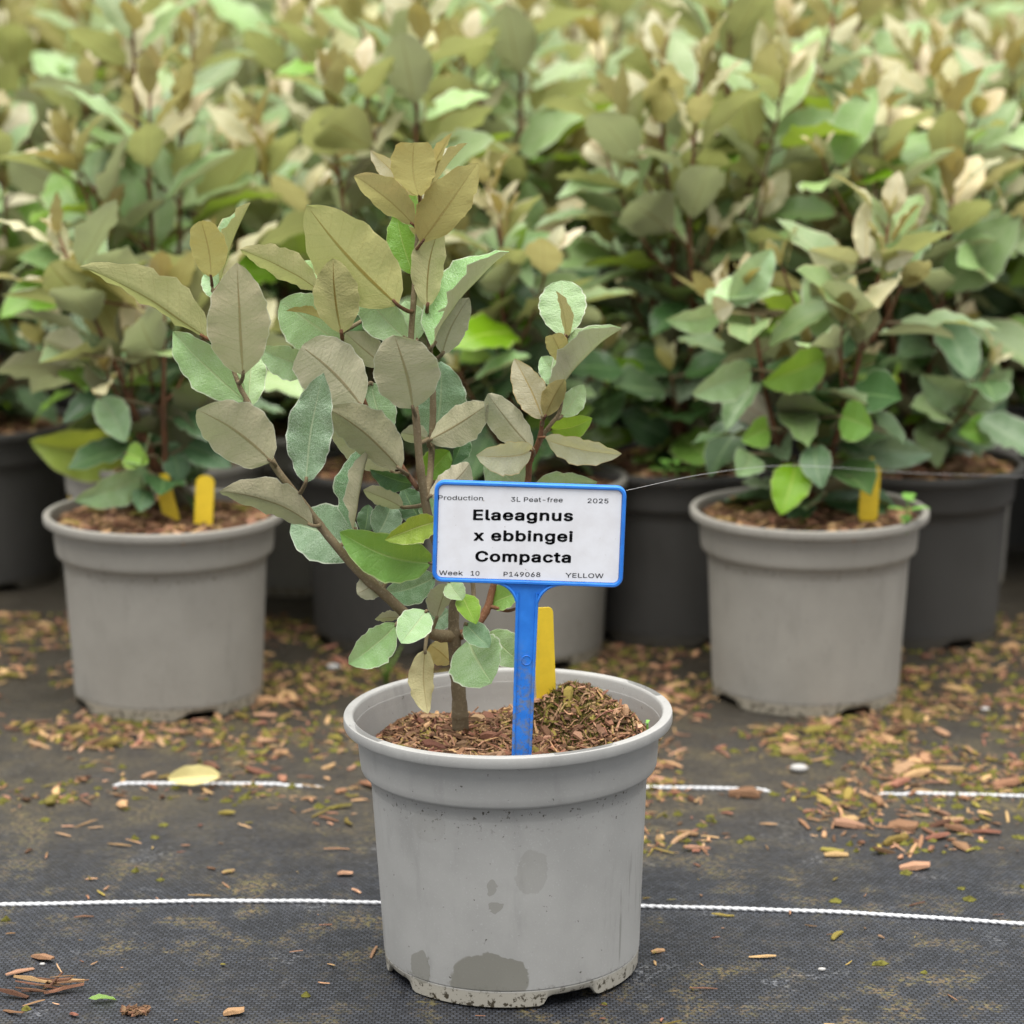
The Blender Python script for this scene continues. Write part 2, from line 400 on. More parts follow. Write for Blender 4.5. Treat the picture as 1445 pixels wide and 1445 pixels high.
for pts in ([(-260, 1281), (0, 1279), (300, 1274), (540, 1276), (720, 1277), (905, 1281), (1180, 1290), (1445, 1306), (1700, 1320)],
            [(-260, 1108), (0, 1107), (400, 1109), (600, 1109), (900, 1113), (1200, 1119), (1445, 1126), (1700, 1132)]):
    th = link('marker_thread', twisted_thread(pts, pts[1][1] < 1200).mesh('marker_thread', [M_WHITE]), ground)
    th['label'] = 'white twisted marker thread woven along the ground cover'

# ================================================================== POT
POT_H, POT_R, POT_B = .1528, .095, .0741
def in_arc(phi, centers, half, slope=0.0):
    best = 0.0
    for c in centers:
        d = abs((phi - c + 180) % 360 - 180)
        best = max(best, 1.0 if d < half - slope else (0.0 if d > half else (half - d) / max(slope, 1e-6)))
    return best
ARC = [27, 117, 207, 297]
def pot_geo(seg, hero=False):
    G = Geo(); prof_n = None; V = []
    for k in range(seg):
        ph = 360.0 * k / seg
        s = .0019 * in_arc(ph, [28, 118, 208, 298], 11.5, 1.2) if hero else 0
        zb = .0060 * in_arc(ph, ARC, 13.5, 3.0)
        wob = 1 + (.0018 * mnoise.noise((math.cos(R(ph)) * 1.3, math.sin(R(ph)) * 1.3, 4)) if hero else 0)
        prof = [(.0700, .0075), (.0712, .0070), (.0716, zb + .0004), (.0722, zb), (.0734, zb + .0002), (.0740, zb + .0008), (.0747, .0098), (.0742, .0104), (.0750, .0110),
                (.0765, .045), (.0785, .085), (.0799, .114), (.0803, .1190), (.0806, .1194), (.0838, .1198), (.0850, .1206), (.0857, .1222), (.0861, .126),
                (.0875, .1440), (.0878, .1455), (.0884, .1459), (.0936, .1459), (.0944, .1463), (.0949, .1474), (.0949, .1514), (.0946, .1524), (.0940, .1528),
                (.0933, .1528 - s * 1.5), (.0906, .1528 - s * 1.5), (.0901, .1528), (.0894, .1524), (.0888, .1510), (.0868, .138), (.0850, .124), (.0815, .1185), (.0795, .110), (.0740, .012), (.0001, .010)]
        a = R(ph)
        V += [(r * wob * math.sin(a), -r * wob * math.cos(a), z) for r, z in prof]; prof_n = len(prof)
    F = []
    for k in range(seg):
        k2 = (k + 1) % seg
        for i in range(prof_n - 1):
            F.append((k * prof_n + i, k2 * prof_n + i, k2 * prof_n + i + 1, k * prof_n + i + 1))
    c = len(V); V.append((0, 0, .0085))
    for k in range(seg): F.append((k * prof_n, c, ((k + 1) % seg) * prof_n))
    G.add(V, F); return G
ME_POT_HERO = pot_geo(180, True).mesh('pot', [M_POT_HERO], True, 38)
ME_POT = pot_geo(72).mesh('pot', [M_POT], True, 38)
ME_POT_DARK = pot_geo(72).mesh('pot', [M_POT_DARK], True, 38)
ME_POT_FAR = pot_geo(36).mesh('pot', [M_POT], True, 38)

# ---------------- bark chips
def chip_geo(seed, L, W, T):
    r = random.Random(seed); n = r.choice((3, 4, 5)); V = []; F = []
    bend = r.uniform(-.25, .25)
    for i in range(n):
        t = i / (n - 1); taper = (.35 + .65 * math.sin(math.pi * (.12 + .76 * t))) * r.uniform(.8, 1.15)
        x = (t - .5) * L; yb = bend * L * (t - .5) ** 2 + r.uniform(-.08, .08) * W
        zb = r.uniform(-.1, .25) * T
        V += [(x + r.uniform(-.1, .1) * W, yb - W / 2 * taper, zb), (x, yb + W / 2 * taper, zb + r.uniform(-.2, .2) * T),
              (x + r.uniform(-.1, .1) * W, yb + W * .36 * taper, zb + T * taper), (x, yb - W * .38 * taper, zb + T * taper * r.uniform(.6, 1.2))]
    for i in range(n - 1):
        for k in range(4):
            k2 = (k + 1) % 4
            F.append((i * 4 + k, i * 4 + k2, i * 4 + 4 + k2, i * 4 + 4 + k))
    F.append((0, 3, 2, 1)); m = (n - 1) * 4; F.append((m, m + 1, m + 2, m + 3))
    return np.array(V), F
CHIPS = []
for i in range(20):
    r = random.Random(100 + i)
    el = r.choice((.10, .14, .18, .25, .32, .45))
    CHIPS.append(chip_geo(i, 1.0, el, el * r.uniform(.25, .45)))
CHIP_ME = {}
def chip_me(i, mat):
    k = (i, mat)
    if k not in CHIP_ME:
        G = Geo(); G.add(*CHIPS[i], rnd=(i * .37) % 1); CHIP_ME[k] = G.mesh('bark_chip', [CM[mat]], False)
    return CHIP_ME[k]
def add_chip(G, rng, loc, L, tilt=.35, mat=None, normal=None):
    v, f = CHIPS[rng.randrange(20)]
    M = Euler((rng.uniform(-tilt, tilt), rng.uniform(-tilt, tilt), rng.uniform(0, 6.283))).to_matrix()
    M = np.array(M)
    G.add((v * L) @ M.T + np.asarray(loc), f, rng.choice((0, 0, 1, 1, 2, 2, 3, 4)) if mat is None else mat, rnd=rng.random())

# ---------------- leaves
def leaf_grid(nl, nw, L, W, fold=.25, bend=.3, wave=.03, wn=3.0, shape=(.9, .8), seed=0, twist=0.0, side=0.0, trunc=0.0, align=False, ripple=.025):
    r = random.Random(seed); ph1, ph2, ph3 = r.uniform(0, 6.28), r.uniform(0, 6.28), r.uniform(0, 6.28)
    a, b = shape; V = []; UV = []
    Y = 0.0; Z = 0.0; prev = 0.0
    ctr = []
    N = 40; ys = [0.0]; zs = [0.0]
    for i in range(N):
        t = (i + .5) / N; an = bend * (t - .5) * 2 if align else bend * t
        ys.append(ys[-1] + math.cos(an) / N); zs.append(zs[-1] - math.sin(an) / N)
    if align:
        ch = math.hypot(ys[-1], zs[-1]); an = math.atan2(zs[-1], ys[-1])
        ca, sa = math.cos(-an) / ch, math.sin(-an) / ch
        ys, zs = [y * ca - z * sa for y, z in zip(ys, zs)], [y * sa + z * ca for y, z in zip(ys, zs)]
    for i in range(nl + 1):
        t = i / nl
        k = t * N; k0 = min(int(k), N - 1); fr = k - k0
        y = (ys[k0] * (1 - fr) + ys[k0 + 1] * fr) * L; z = (zs[k0] * (1 - fr) + zs[k0 + 1] * fr) * L
        tt = min(1.0, t * (1 - trunc) )
        f = max(0.0, math.sin(math.pi * tt ** a)) ** b
        if trunc and t > .9: f *= 1 - ((t - .9) / .1) ** 2 * .75
        hw = W / 2 * max(f, .012)
        tw = twist * (t - .3)
        xo = side * L * math.sin(math.pi * t)
        for j in range(-nw, nw + 1):
            s = j / nw; e = abs(s)
            ph = ph1 if s < 0 else ph2
            wv = math.sin(2 * math.pi * wn * t + ph) * .7 + math.sin(2 * math.pi * wn * 2.1 * t + ph3 + ph) * .45
            h = hw * (1 + ripple * e * math.sin(2 * math.pi * wn * 1.7 * t + ph2 + s))
            fo = fold * (.75 + .5 * t)
            x = s * h * math.cos(fo); zz = e * h * math.sin(fo) + wave * L * e ** 2.2 * wv * min(1, f * 1.4)
            zz += (.012 * mnoise.noise((s * 1.7 + seed, t * 4, 3.1)) + .020 * mnoise.noise((s * .9 + seed * 1.3, t * 2.2, 8.1))) * L
            V.append((xo + x * math.cos(tw) - zz * math.sin(tw), y, z + x * math.sin(tw) + zz * math.cos(tw)))
            UV.append((.5 + s / 2, t))
    m = 2 * nw + 1; F = []
    for i in range(nl):
        for j in range(m - 1):
            F.append((i * m + j, i * m + j + 1, (i + 1) * m + j + 1, (i + 1) * m + j))
    return np.array(V), F, np.array(UV)

# library of leaves for the rows of shrubs behind: unit length, pointing +Y, top side +Z
LEAF_LIB = {}
def lib_leaf(cls, k, low=False):
    key = (cls, k, low)
    if key not in LEAF_LIB:
        r = random.Random(hash((cls, k)) if False else (sum(map(ord, cls)) * 31 + k))
        wdt = r.uniform(.40, .52) if cls != 'young' else r.uniform(.34, .44)
        if cls == 'dark': wdt += .1
        v, f, uv = leaf_grid(8 if low else 11, 1 if low else 2, .87, wdt, r.uniform(.1, .6), r.uniform(-.1, .75), r.uniform(.022, .046), r.uniform(2.0, 3.2),
                             (r.uniform(.8, 1.05), r.uniform(.7, .9)), k + 7, r.uniform(-.5, .5), ripple=.06)
        v = v + np.array([0, .13, 0])
        pv, pf = tube([(0, 0, 0), (0, .07, .006), (0, .16, .0)], .014, 3, False)
        LEAF_LIB[key] = (v, f, uv, pv, pf)
    return LEAF_LIB[key]
LEAF_ME = {}
def lib_mesh(cls, k):
    if (cls, k) not in LEAF_ME:
        v, f, uv, pv, pf = lib_leaf(cls, k)
        G = Geo(); G.add(v, f, 0, uv, rnd=k * .21 % 1); G.add(pv, pf, 1)
        LEAF_ME[(cls, k)] = G.mesh('leaf', [LMB[cls], M_RUST if cls in ('young', 'cream') else M_TWIG])
    return LEAF_ME[(cls, k)]

def gen_shrub(seed, height=.32, stems=3, spread=.35, dirs=None):
    """A young shrub standing on z = 0 (soil): returns stem tubes and a list of (class, shape, 4x4 numpy matrix)."""
    r = random.Random(seed); tubes = []; leaves = []
    def leaf(P, D, az, elev, L, cls):
        D = D / np.linalg.norm(D)
        ref = np.array([1.0, 0, 0]) if abs(D[0]) < .8 else np.array([0, 1.0, 0])
        A = np.cross(D, ref); A /= np.linalg.norm(A); B = np.cross(D, A)
        O = A * math.cos(az) + B * math.sin(az)
        Y = O * math.cos(elev) + D * math.sin(elev); Y[2] += r.uniform(-.12, .12); Y /= np.linalg.norm(Y)
        Z = D - Y * D.dot(Y); Z /= np.linalg.norm(Z); X = np.cross(Y, Z)
        ro = r.gauss(0, .38); X, Z = X * math.cos(ro) + Z * math.sin(ro), Z * math.cos(ro) - X * math.sin(ro)
        M = np.eye(4); M[:3, 0] = X * L; M[:3, 1] = Y * L; M[:3, 2] = Z * L; M[:3, 3] = P
        leaves.append((cls, r.randrange(4), M))
    def shoot(P0, D0, length, r0, depth, zt0):
        n = 9; P = [np.array(P0)]; D = np.array(D0) / np.linalg.norm(D0)
        for i in range(n):
            D = D + np.array([r.uniform(-.09, .09), r.uniform(-.09, .09), .10]); D /= np.linalg.norm(D)
            P.append(P[-1] + D * length / n)
        P = np.array(P); rad = np.linspace(r0, .0011, n + 1); tubes.append((P, rad))
        s = .012 if depth else .014; az = r.uniform(0, 6.28); k = 0
        while s < length * .985:
            t = s / length; i = min(int(t * n), n - 1); fr = t * n - i
            Q = P[i] * (1 - fr) + P[i + 1] * fr; T = P[i + 1] - P[i]
            hz = Q[2] / height
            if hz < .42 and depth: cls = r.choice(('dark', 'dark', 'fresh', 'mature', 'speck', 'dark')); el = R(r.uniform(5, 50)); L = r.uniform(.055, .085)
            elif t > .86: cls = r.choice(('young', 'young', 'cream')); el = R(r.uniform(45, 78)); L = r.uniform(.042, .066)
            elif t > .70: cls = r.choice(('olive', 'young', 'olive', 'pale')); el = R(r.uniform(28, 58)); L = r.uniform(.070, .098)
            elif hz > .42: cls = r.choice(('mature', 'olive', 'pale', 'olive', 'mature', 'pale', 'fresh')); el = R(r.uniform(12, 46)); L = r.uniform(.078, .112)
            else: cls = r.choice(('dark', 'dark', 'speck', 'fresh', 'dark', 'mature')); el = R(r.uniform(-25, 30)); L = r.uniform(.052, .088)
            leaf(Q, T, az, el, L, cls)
            az += 2.4 + r.uniform(-.35, .35); k += 1
            s += (.0195 if t < .7 else .0125) * r.uniform(.75, 1.3)
        for q in range(3): leaf(P[-1], P[-1] - P[-2], az + q * 2.1, R(r.uniform(62, 84)), r.uniform(.022, .042), r.choice(('cream', 'young', 'young')))
        if depth == 0:
            for q in range(r.choice((1, 2, 2, 3))):
                i = r.randrange(2, 6); a = r.uniform(0, 6.28)
                shoot(P[i], np.array([math.cos(a), math.sin(a), r.uniform(.5, 1.1)]), length * r.uniform(.28, .48), rad[i] * .6, 1, 0)
    zf = r.uniform(.015, .035)
    tubes.append((np.array([[0, 0, -.02], [0.001, 0, zf * .5], [0, .001, zf]]), np.array([.0052, .0047, .0043])))
    a0 = r.uniform(0, 6.28)
    for (dx, dy, dz, ln) in (dirs or ()):
        shoot((0, 0, zf * r.uniform(.4, 1)), (dx, dy, dz), ln, .0034, 0, 0)
    for i in range(0 if dirs else stems):
        a = a0 + i * 6.283 / stems + r.uniform(-.4, .4); sp_ = spread * r.uniform(.35, 1.25) * (0.35 if i == 0 else 1)
        shoot((0, 0, zf * r.uniform(.4, 1)), (math.cos(a) * sp_, math.sin(a) * sp_, 1), height * r.uniform(.78, 1.05) * (1.05 if i == 0 else .9), .0034, 0, 0)
    for i in range(0 if dirs else 4):
        a = a0 + i * 1.57 + r.uniform(-.5, .5)
        shoot((0, 0, zf * r.uniform(.5, 1)), (math.cos(a), math.sin(a), r.uniform(.25, .6)), r.uniform(.09, .14), .0022, 1, 0)
    for i in range(9):
        leaf(np.array([0, 0, zf * r.uniform(.4, 1.3)]), np.array([0, 0, 1.0]), r.uniform(0, 6.28), R(r.uniform(-25, 25)), r.uniform(.045, .08), r.choice(('dark', 'speck', 'fresh', 'dark')))
    return tubes, leaves

NVAR = 8
VAR = []
for k in range(NVAR):
    rk = random.Random(50 + k)
    VAR.append(gen_shrub(900 + k, rk.uniform(.29, .37), rk.choice((3, 4, 4)), rk.uniform(.34, .55)))
VAR.append(gen_shrub(951, .26, dirs=[(-.30, .05, .9, .21), (.06, -.15, 1, .15), (.35, .45, .8, .20), (-.5, .5, .8, .17)]))      # left pot of the front row
VAR.append(gen_shrub(953, .29, dirs=[(.34, -.05, .9, .235), (-.42, -.1, .9, .185), (-.6, .4, .8, .17), (.2, .6, .9, .19)]))       # right pot of the front row
NVA = len(VAR)
def stems_mesh(tubes, sides=6):
    G = Geo()
    for P, rad in tubes: G.add(*tube(P, rad, sides), mat=0 if rad[0] > .004 else 1)
    return G.mesh('stem', [M_TRUNK, M_RUST])
VAR_STEM = [stems_mesh(v[0]) for v in VAR]
CLS = list(LM.keys())
def foliage_geo(leaves, G, M4=None, low=True, rs=None):
    for cls, k, M in leaves:
        if M4 is not None: M = M4 @ M
        v, f, uv, pv, pf = lib_leaf(cls, k, low)
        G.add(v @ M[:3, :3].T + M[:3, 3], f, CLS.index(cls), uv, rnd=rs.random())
def far_foliage(k):
    G = Geo(); foliage_geo(VAR[k][1], G, rs=random.Random(k)); return G.mesh('foliage', [LMB[c] for c in CLS])
VAR_FOL = [far_foliage(k) for k in range(NVAR)]

# shared soil with bark mulch for the pots behind
def soil_disc(fz, rad=.0868, nr=9, na=40):
    V = [(0, 0, fz(0, 0))]; F = []
    for i in range(1, nr + 1):
        for k in range(na):
            a = 2 * math.pi * k / na; r_ = rad * i / nr; x, y = r_ * math.cos(a), r_ * math.sin(a)
            V.append((x, y, fz(x, y)))
    for k in range(na): F.append((0, 1 + k, 1 + (k + 1) % na))
    for i in range(nr - 1):
        for k in range(na):
            k2 = (k + 1) % na
            F.append((1 + i * na + k, 1 + (i + 1) * na + k, 1 + (i + 1) * na + k2, 1 + i * na + k2))
    return V, F
SOIL_Z = .1455
def fz_back(x, y): return SOIL_Z + .003 * mnoise.noise((x * 40, y * 40, 2)) + .003 * (1 - (x * x + y * y) / .0075)
G = Geo(); G.add(*soil_disc(fz_back)); ME_SOIL = G.mesh('soil', [M_SOIL])
G = Geo(); rs = random.Random(5)
for i in range(520):
    a, q = rs.uniform(0, 6.283), .083 * math.sqrt(rs.random())
    x, y = q * math.cos(a), q * math.sin(a)
    add_chip(G, rs, (x, y, fz_back(x, y) + .0005), rs.uniform(.006, .019), .4)
ME_MULCH = G.mesh('bark_mulch', CM, False)

SHRUB_LABELS = []
def back_shrub(loc, var, rz, scale, near=True, label=None, group=None, far=False, seed=0, dark=False):
    root = empty('potted_shrub', loc)
    tag(root, label or 'young evergreen shrub in plastic pot within the dense rows at the back', 'potted shrub', group or 'potted shrubs standing in rows')
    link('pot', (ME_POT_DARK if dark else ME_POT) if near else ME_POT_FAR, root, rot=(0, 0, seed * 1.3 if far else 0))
    so = link('soil', ME_SOIL, root, rot=(0, 0, rz * 1.7))
    if near: tag(link('bark_mulch', ME_MULCH, so), kind='stuff')
    S = Matrix.Translation((0, 0, SOIL_Z)) @ Matrix.Rotation(rz, 4, 'Z') @ Matrix.Scale(scale, 4)
    st = link('stem', VAR_STEM[var], root); st.matrix_local = S
    if not far:
        Sn = np.array(S)
        for cls, k, M in VAR[var][1]:
            o = bpy.data.objects.new('leaf', lib_mesh(cls, k)); col.objects.link(o); o.parent = root
            o.matrix_local = Matrix((Sn @ M).tolist())
    else:
        fo = link('foliage', VAR_FOL[var], root); fo.matrix_local = S; tag(fo, kind='stuff')
    return root

# ================================================================== HERO POT WITH ITS SHRUB
hero = empty('potted_shrub', (0, 0, 0))
tag(hero, 'leafy silver-green shrub in pale grey pot standing alone in front, with blue sign', 'potted shrub', 'potted shrubs standing in rows')
hp = link('pot', ME_POT_HERO, hero); hp['label'] = 'pale grey plastic pot with collar, dusty stains and drainage notches'
hp.rotation_euler = (0, R(-.9), 0); hp.location = (0, 0, .0011)

def fz_hero(x, y):
    z = (.1335) + .006 * mnoise.noise((x * 26, y * 26, 7)) + .0022 * mnoise.noise((x * 110, y * 110, 1))
    z += .026 * math.exp(-(((x - .034) / .026) ** 2 + ((y - .030) / .026) ** 2))
    z += .017 * math.exp(-(((x - .062) / .02) ** 2 + ((y + .002) / .022) ** 2))
    z += .006 * math.exp(-(((x + .05) / .025) ** 2 + ((y + .02) / .03) ** 2))
    z -= .006 * math.exp(-(((x - .018) / .016) ** 2 + ((y + .035) / .02) ** 2))
    q = math.hypot(x, y); z -= .006 * max(0, (q - .07) / .014)
    return z
G = Geo(); G.add(*soil_disc(fz_hero, .0842, 26, 90))
hsoil = link('soil', G.mesh('soil', [M_SOIL]), hero)
rs = random.Random(11)
for i in range(300):
    a, q = rs.uniform(0, 6.283), .079 * math.sqrt(rs.random())
    x, y = q * math.cos(a), q * math.sin(a)
    mossy = math.exp(-(((x - .030) / .028) ** 2 + ((y - .022) / .03) ** 2)) > rs.random() * .9
    o = link('bark_chip', chip_me(rs.randrange(20), 3 if mossy and rs.random() < .6 else rs.choice((0, 0, 0, 1, 2, 2, 4, 4))), hsoil)
    L = rs.uniform(.006, .018); o.location = (x, y, fz_hero(x, y) + .0012); o.scale = (L, L * rs.uniform(.7, 1.2), L)
    gx = (fz_hero(x + .004, y) - fz_hero(x - .004, y)) / .008; gy = (fz_hero(x, y + .004) - fz_hero(x, y - .004)) / .008
    q1 = Vector((-gx, -gy, 1)).to_track_quat('Z', 'Y').to_matrix() @ Euler((rs.gauss(0, .35), rs.gauss(0, .35), rs.uniform(0, 6.283))).to_matrix()
    o.rotation_euler = q1.to_euler()
G = Geo()
for i in range(5200):
    a, q = rs.uniform(0, 6.283), .0815 * math.sqrt(rs.random())
    x, y = q * math.cos(a), q * math.sin(a)
    add_chip(G, rs, (x, y, fz_hero(x, y) + .0004), rs.uniform(.002, .010), .8, rs.choice((0, 0, 1, 2, 2, 2, 2, 3, 4)))
for i in range(420):
    a, q = rs.uniform(0, 6.283), .077 * math.sqrt(rs.random())
    x, y = q * math.cos(a), q * math.sin(a); d = rs.uniform(0, 6.283); L = rs.uniform(.007, .022); cv = rs.gauss(0, .25)
    pts = []
    for k in range(4):
        t = k / 3 - .5; xx, yy = x + L * t * math.cos(d) - cv * L * (t * t) * math.sin(d), y + L * t * math.sin(d) + cv * L * (t * t) * math.cos(d)
        if math.hypot(xx, yy) > .0815: xx, yy = xx * .0815 / math.hypot(xx, yy), yy * .0815 / math.hypot(xx, yy)
        pts.append((xx, yy, fz_hero(xx, yy) + rs.uniform(.001, .0035)))
    G.add(*tube(smooth_path(pts, 2), np.linspace(rs.uniform(.0005, .0011), .0002, 7), 4), mat=rs.choice((0, 1, 1, 2, 2, 4)), rnd=rs.random())
tag(link('bark_mulch', G.mesh('bark_mulch', CM, False), hsoil), kind='stuff')
G = Geo()
for i in range(3600):
    x, y = (rs.gauss(.030, .018), rs.gauss(.026, .018)) if i % 3 else (rs.gauss(.05, .02), rs.gauss(-.01, .02))
    if math.hypot(x, y) > .077: continue
    z = fz_hero(x, y); h = rs.uniform(.0012, .0042); a = rs.uniform(0, 6.28); ww = .0006
    dx, dy = rs.gauss(0, .6) * h, rs.gauss(0, .6) * h
    G.add([(x - ww * math.cos(a), y - ww * math.sin(a), z), (x + ww * math.cos(a), y + ww * math.sin(a), z), (x - ww * math.sin(a), y + ww * math.cos(a), z), (x + dx, y + dy, z + h)],
          [(0, 1, 3), (1, 2, 3), (2, 0, 3)])
tag(link('moss', G.mesh('moss', [M_MOSS], False), hsoil), kind='stuff')

# ---- stems traced in the plane of the plant; third value = metres behind (+) or before (-) the trunk
TY = .012                                     # trunk stands a little behind the pot's middle
def P3(px, py, d=0.0): return at_y(px, py, TY + d)
PXM = 2470.0                                  # pixels per metre at the plant
STEMS = [
 ('trunk', 1, [(650, 1030, 0), (649, 1005, 0), (647, 975, 0), (644, 940, 0), (641, 905, 0), (640, 880, 0), (641, 850, 0), (641, 826, .002)], [12.5, 11.8, 10.4, 9.6, 9.8, 8.0, 7.4, 7]),
 ('branch', 2, [(640, 897, 0), (620, 897, -.006), (600, 889, -.012), (573, 867, -.02), (544, 840, -.026), (503, 803, -.03), (463, 756, -.032), (425, 707, -.032), (387, 657, -.03), (364, 608, -.026), (349, 566, -.022), (338, 545, -.018), (322, 500, -.012), (306, 440, -.008), (298, 396, -.006)],
   [9.2, 8.6, 8, 7.6, 7.2, 6.4, 5.8, 5.4, 5, 4.2, 3.8, 3.3, 2.7, 2.3, 1.8]),
 ('branch', 2, [(641, 828, .002), (634, 800, .0), (616, 767, -.004), (603, 722, -.008), (596, 682, -.012), (591, 640, -.014), (588, 600, -.014), (585, 570, -.012), (581, 520, -.006), (580, 478, 0), (584, 420, .002), (587, 372, .004), (589, 340, .004), (592, 300, .006), (594, 268, .008)],
   [7, 6.6, 6.4, 6.2, 6, 5.6, 5.4, 5, 4.6, 4.4, 4, 3.8, 3.5, 3.2, 2.4]),
 ('branch', 2, [(600, 712, -.006), (607, 670, .01), (610, 612, .018), (611, 560, .018), (607, 500, .016), (603, 440, .014), (610, 400, .014)], [4.4, 4.6, 4.8, 4.6, 4, 3.4, 2.0]),
 ('branch', 3, [(590, 690, -.01), (560, 648, .0), (530, 600, .004), (505, 545, .008), (488, 492, .004), (480, 465, 0)], [3.6, 3.4, 3.2, 3, 2.8, 2.4]),
 ('branch', 3, [(648, 897, 0), (664, 890, .004), (678, 875, .008), (689, 855, .012), (696, 828, .016), (715, 770, .02), (735, 715, .022), (745, 680, .022), (747, 652, .02), (756, 634, .018), (763, 612, .016), (765, 594, .016)], [7.2, 6.6, 6, 5.6, 5, 4.6, 4.6, 4.8, 4.6, 4, 3.4, 2.8]),
 ('branch', 2, [(757, 634, .018), (768, 612, .02), (778, 598, .02), (790, 580, .02), (795, 540, .018), (797, 500, .018), (799, 474, .018)], [3.4, 3.2, 3, 2.6, 2.4, 2.2, 1.6]),
 ('twig', 3, [(689, 855, .012), (700, 858, .01), (716, 862, .008), (730, 858, .008)], [3, 2.6, 2.4, 2]),
 ('twig', 2, [(662, 892, .01), (668, 850, .02), (666, 815, .024), (655, 760, .024)], [3.4, 3.4, 3.4, 3]),
]
stem_pts = []; rs = random.Random(21)
for nm, mi, pts, rad in STEMS:
    P = smooth_path([P3(*p) for p in pts], 6)
    rr = np.interp(np.linspace(0, len(rad) - 1, len(P)), range(len(rad)), np.array(rad) / PXM)
    rr = rr * np.array([1 + .06 * mnoise.noise((i * .35, len(pts), 0)) for i in range(len(P))])
    for i in range(5, len(P) - 3, 11): rr[i] *= 1.13        # leaf scars
    G = Geo(); G.add(*tube(P, rr, 14, True, .03, rs))
    link(nm, G.mesh(nm, [(M_TRUNK, M_TWIG, M_RUST)[mi - 1]]), hero)
    stem_pts.append((P, rr))
ALLP = np.concatenate([p for p, _ in stem_pts])
def to_px(P):
    d = np.asarray(P) - _CAM; zc = d @ _F
    return np.stack([CPX + FPX * (d @ _X) / zc, CPX - FPX * (d @ _U) / zc], -1)
ALLPX = to_px(ALLP)

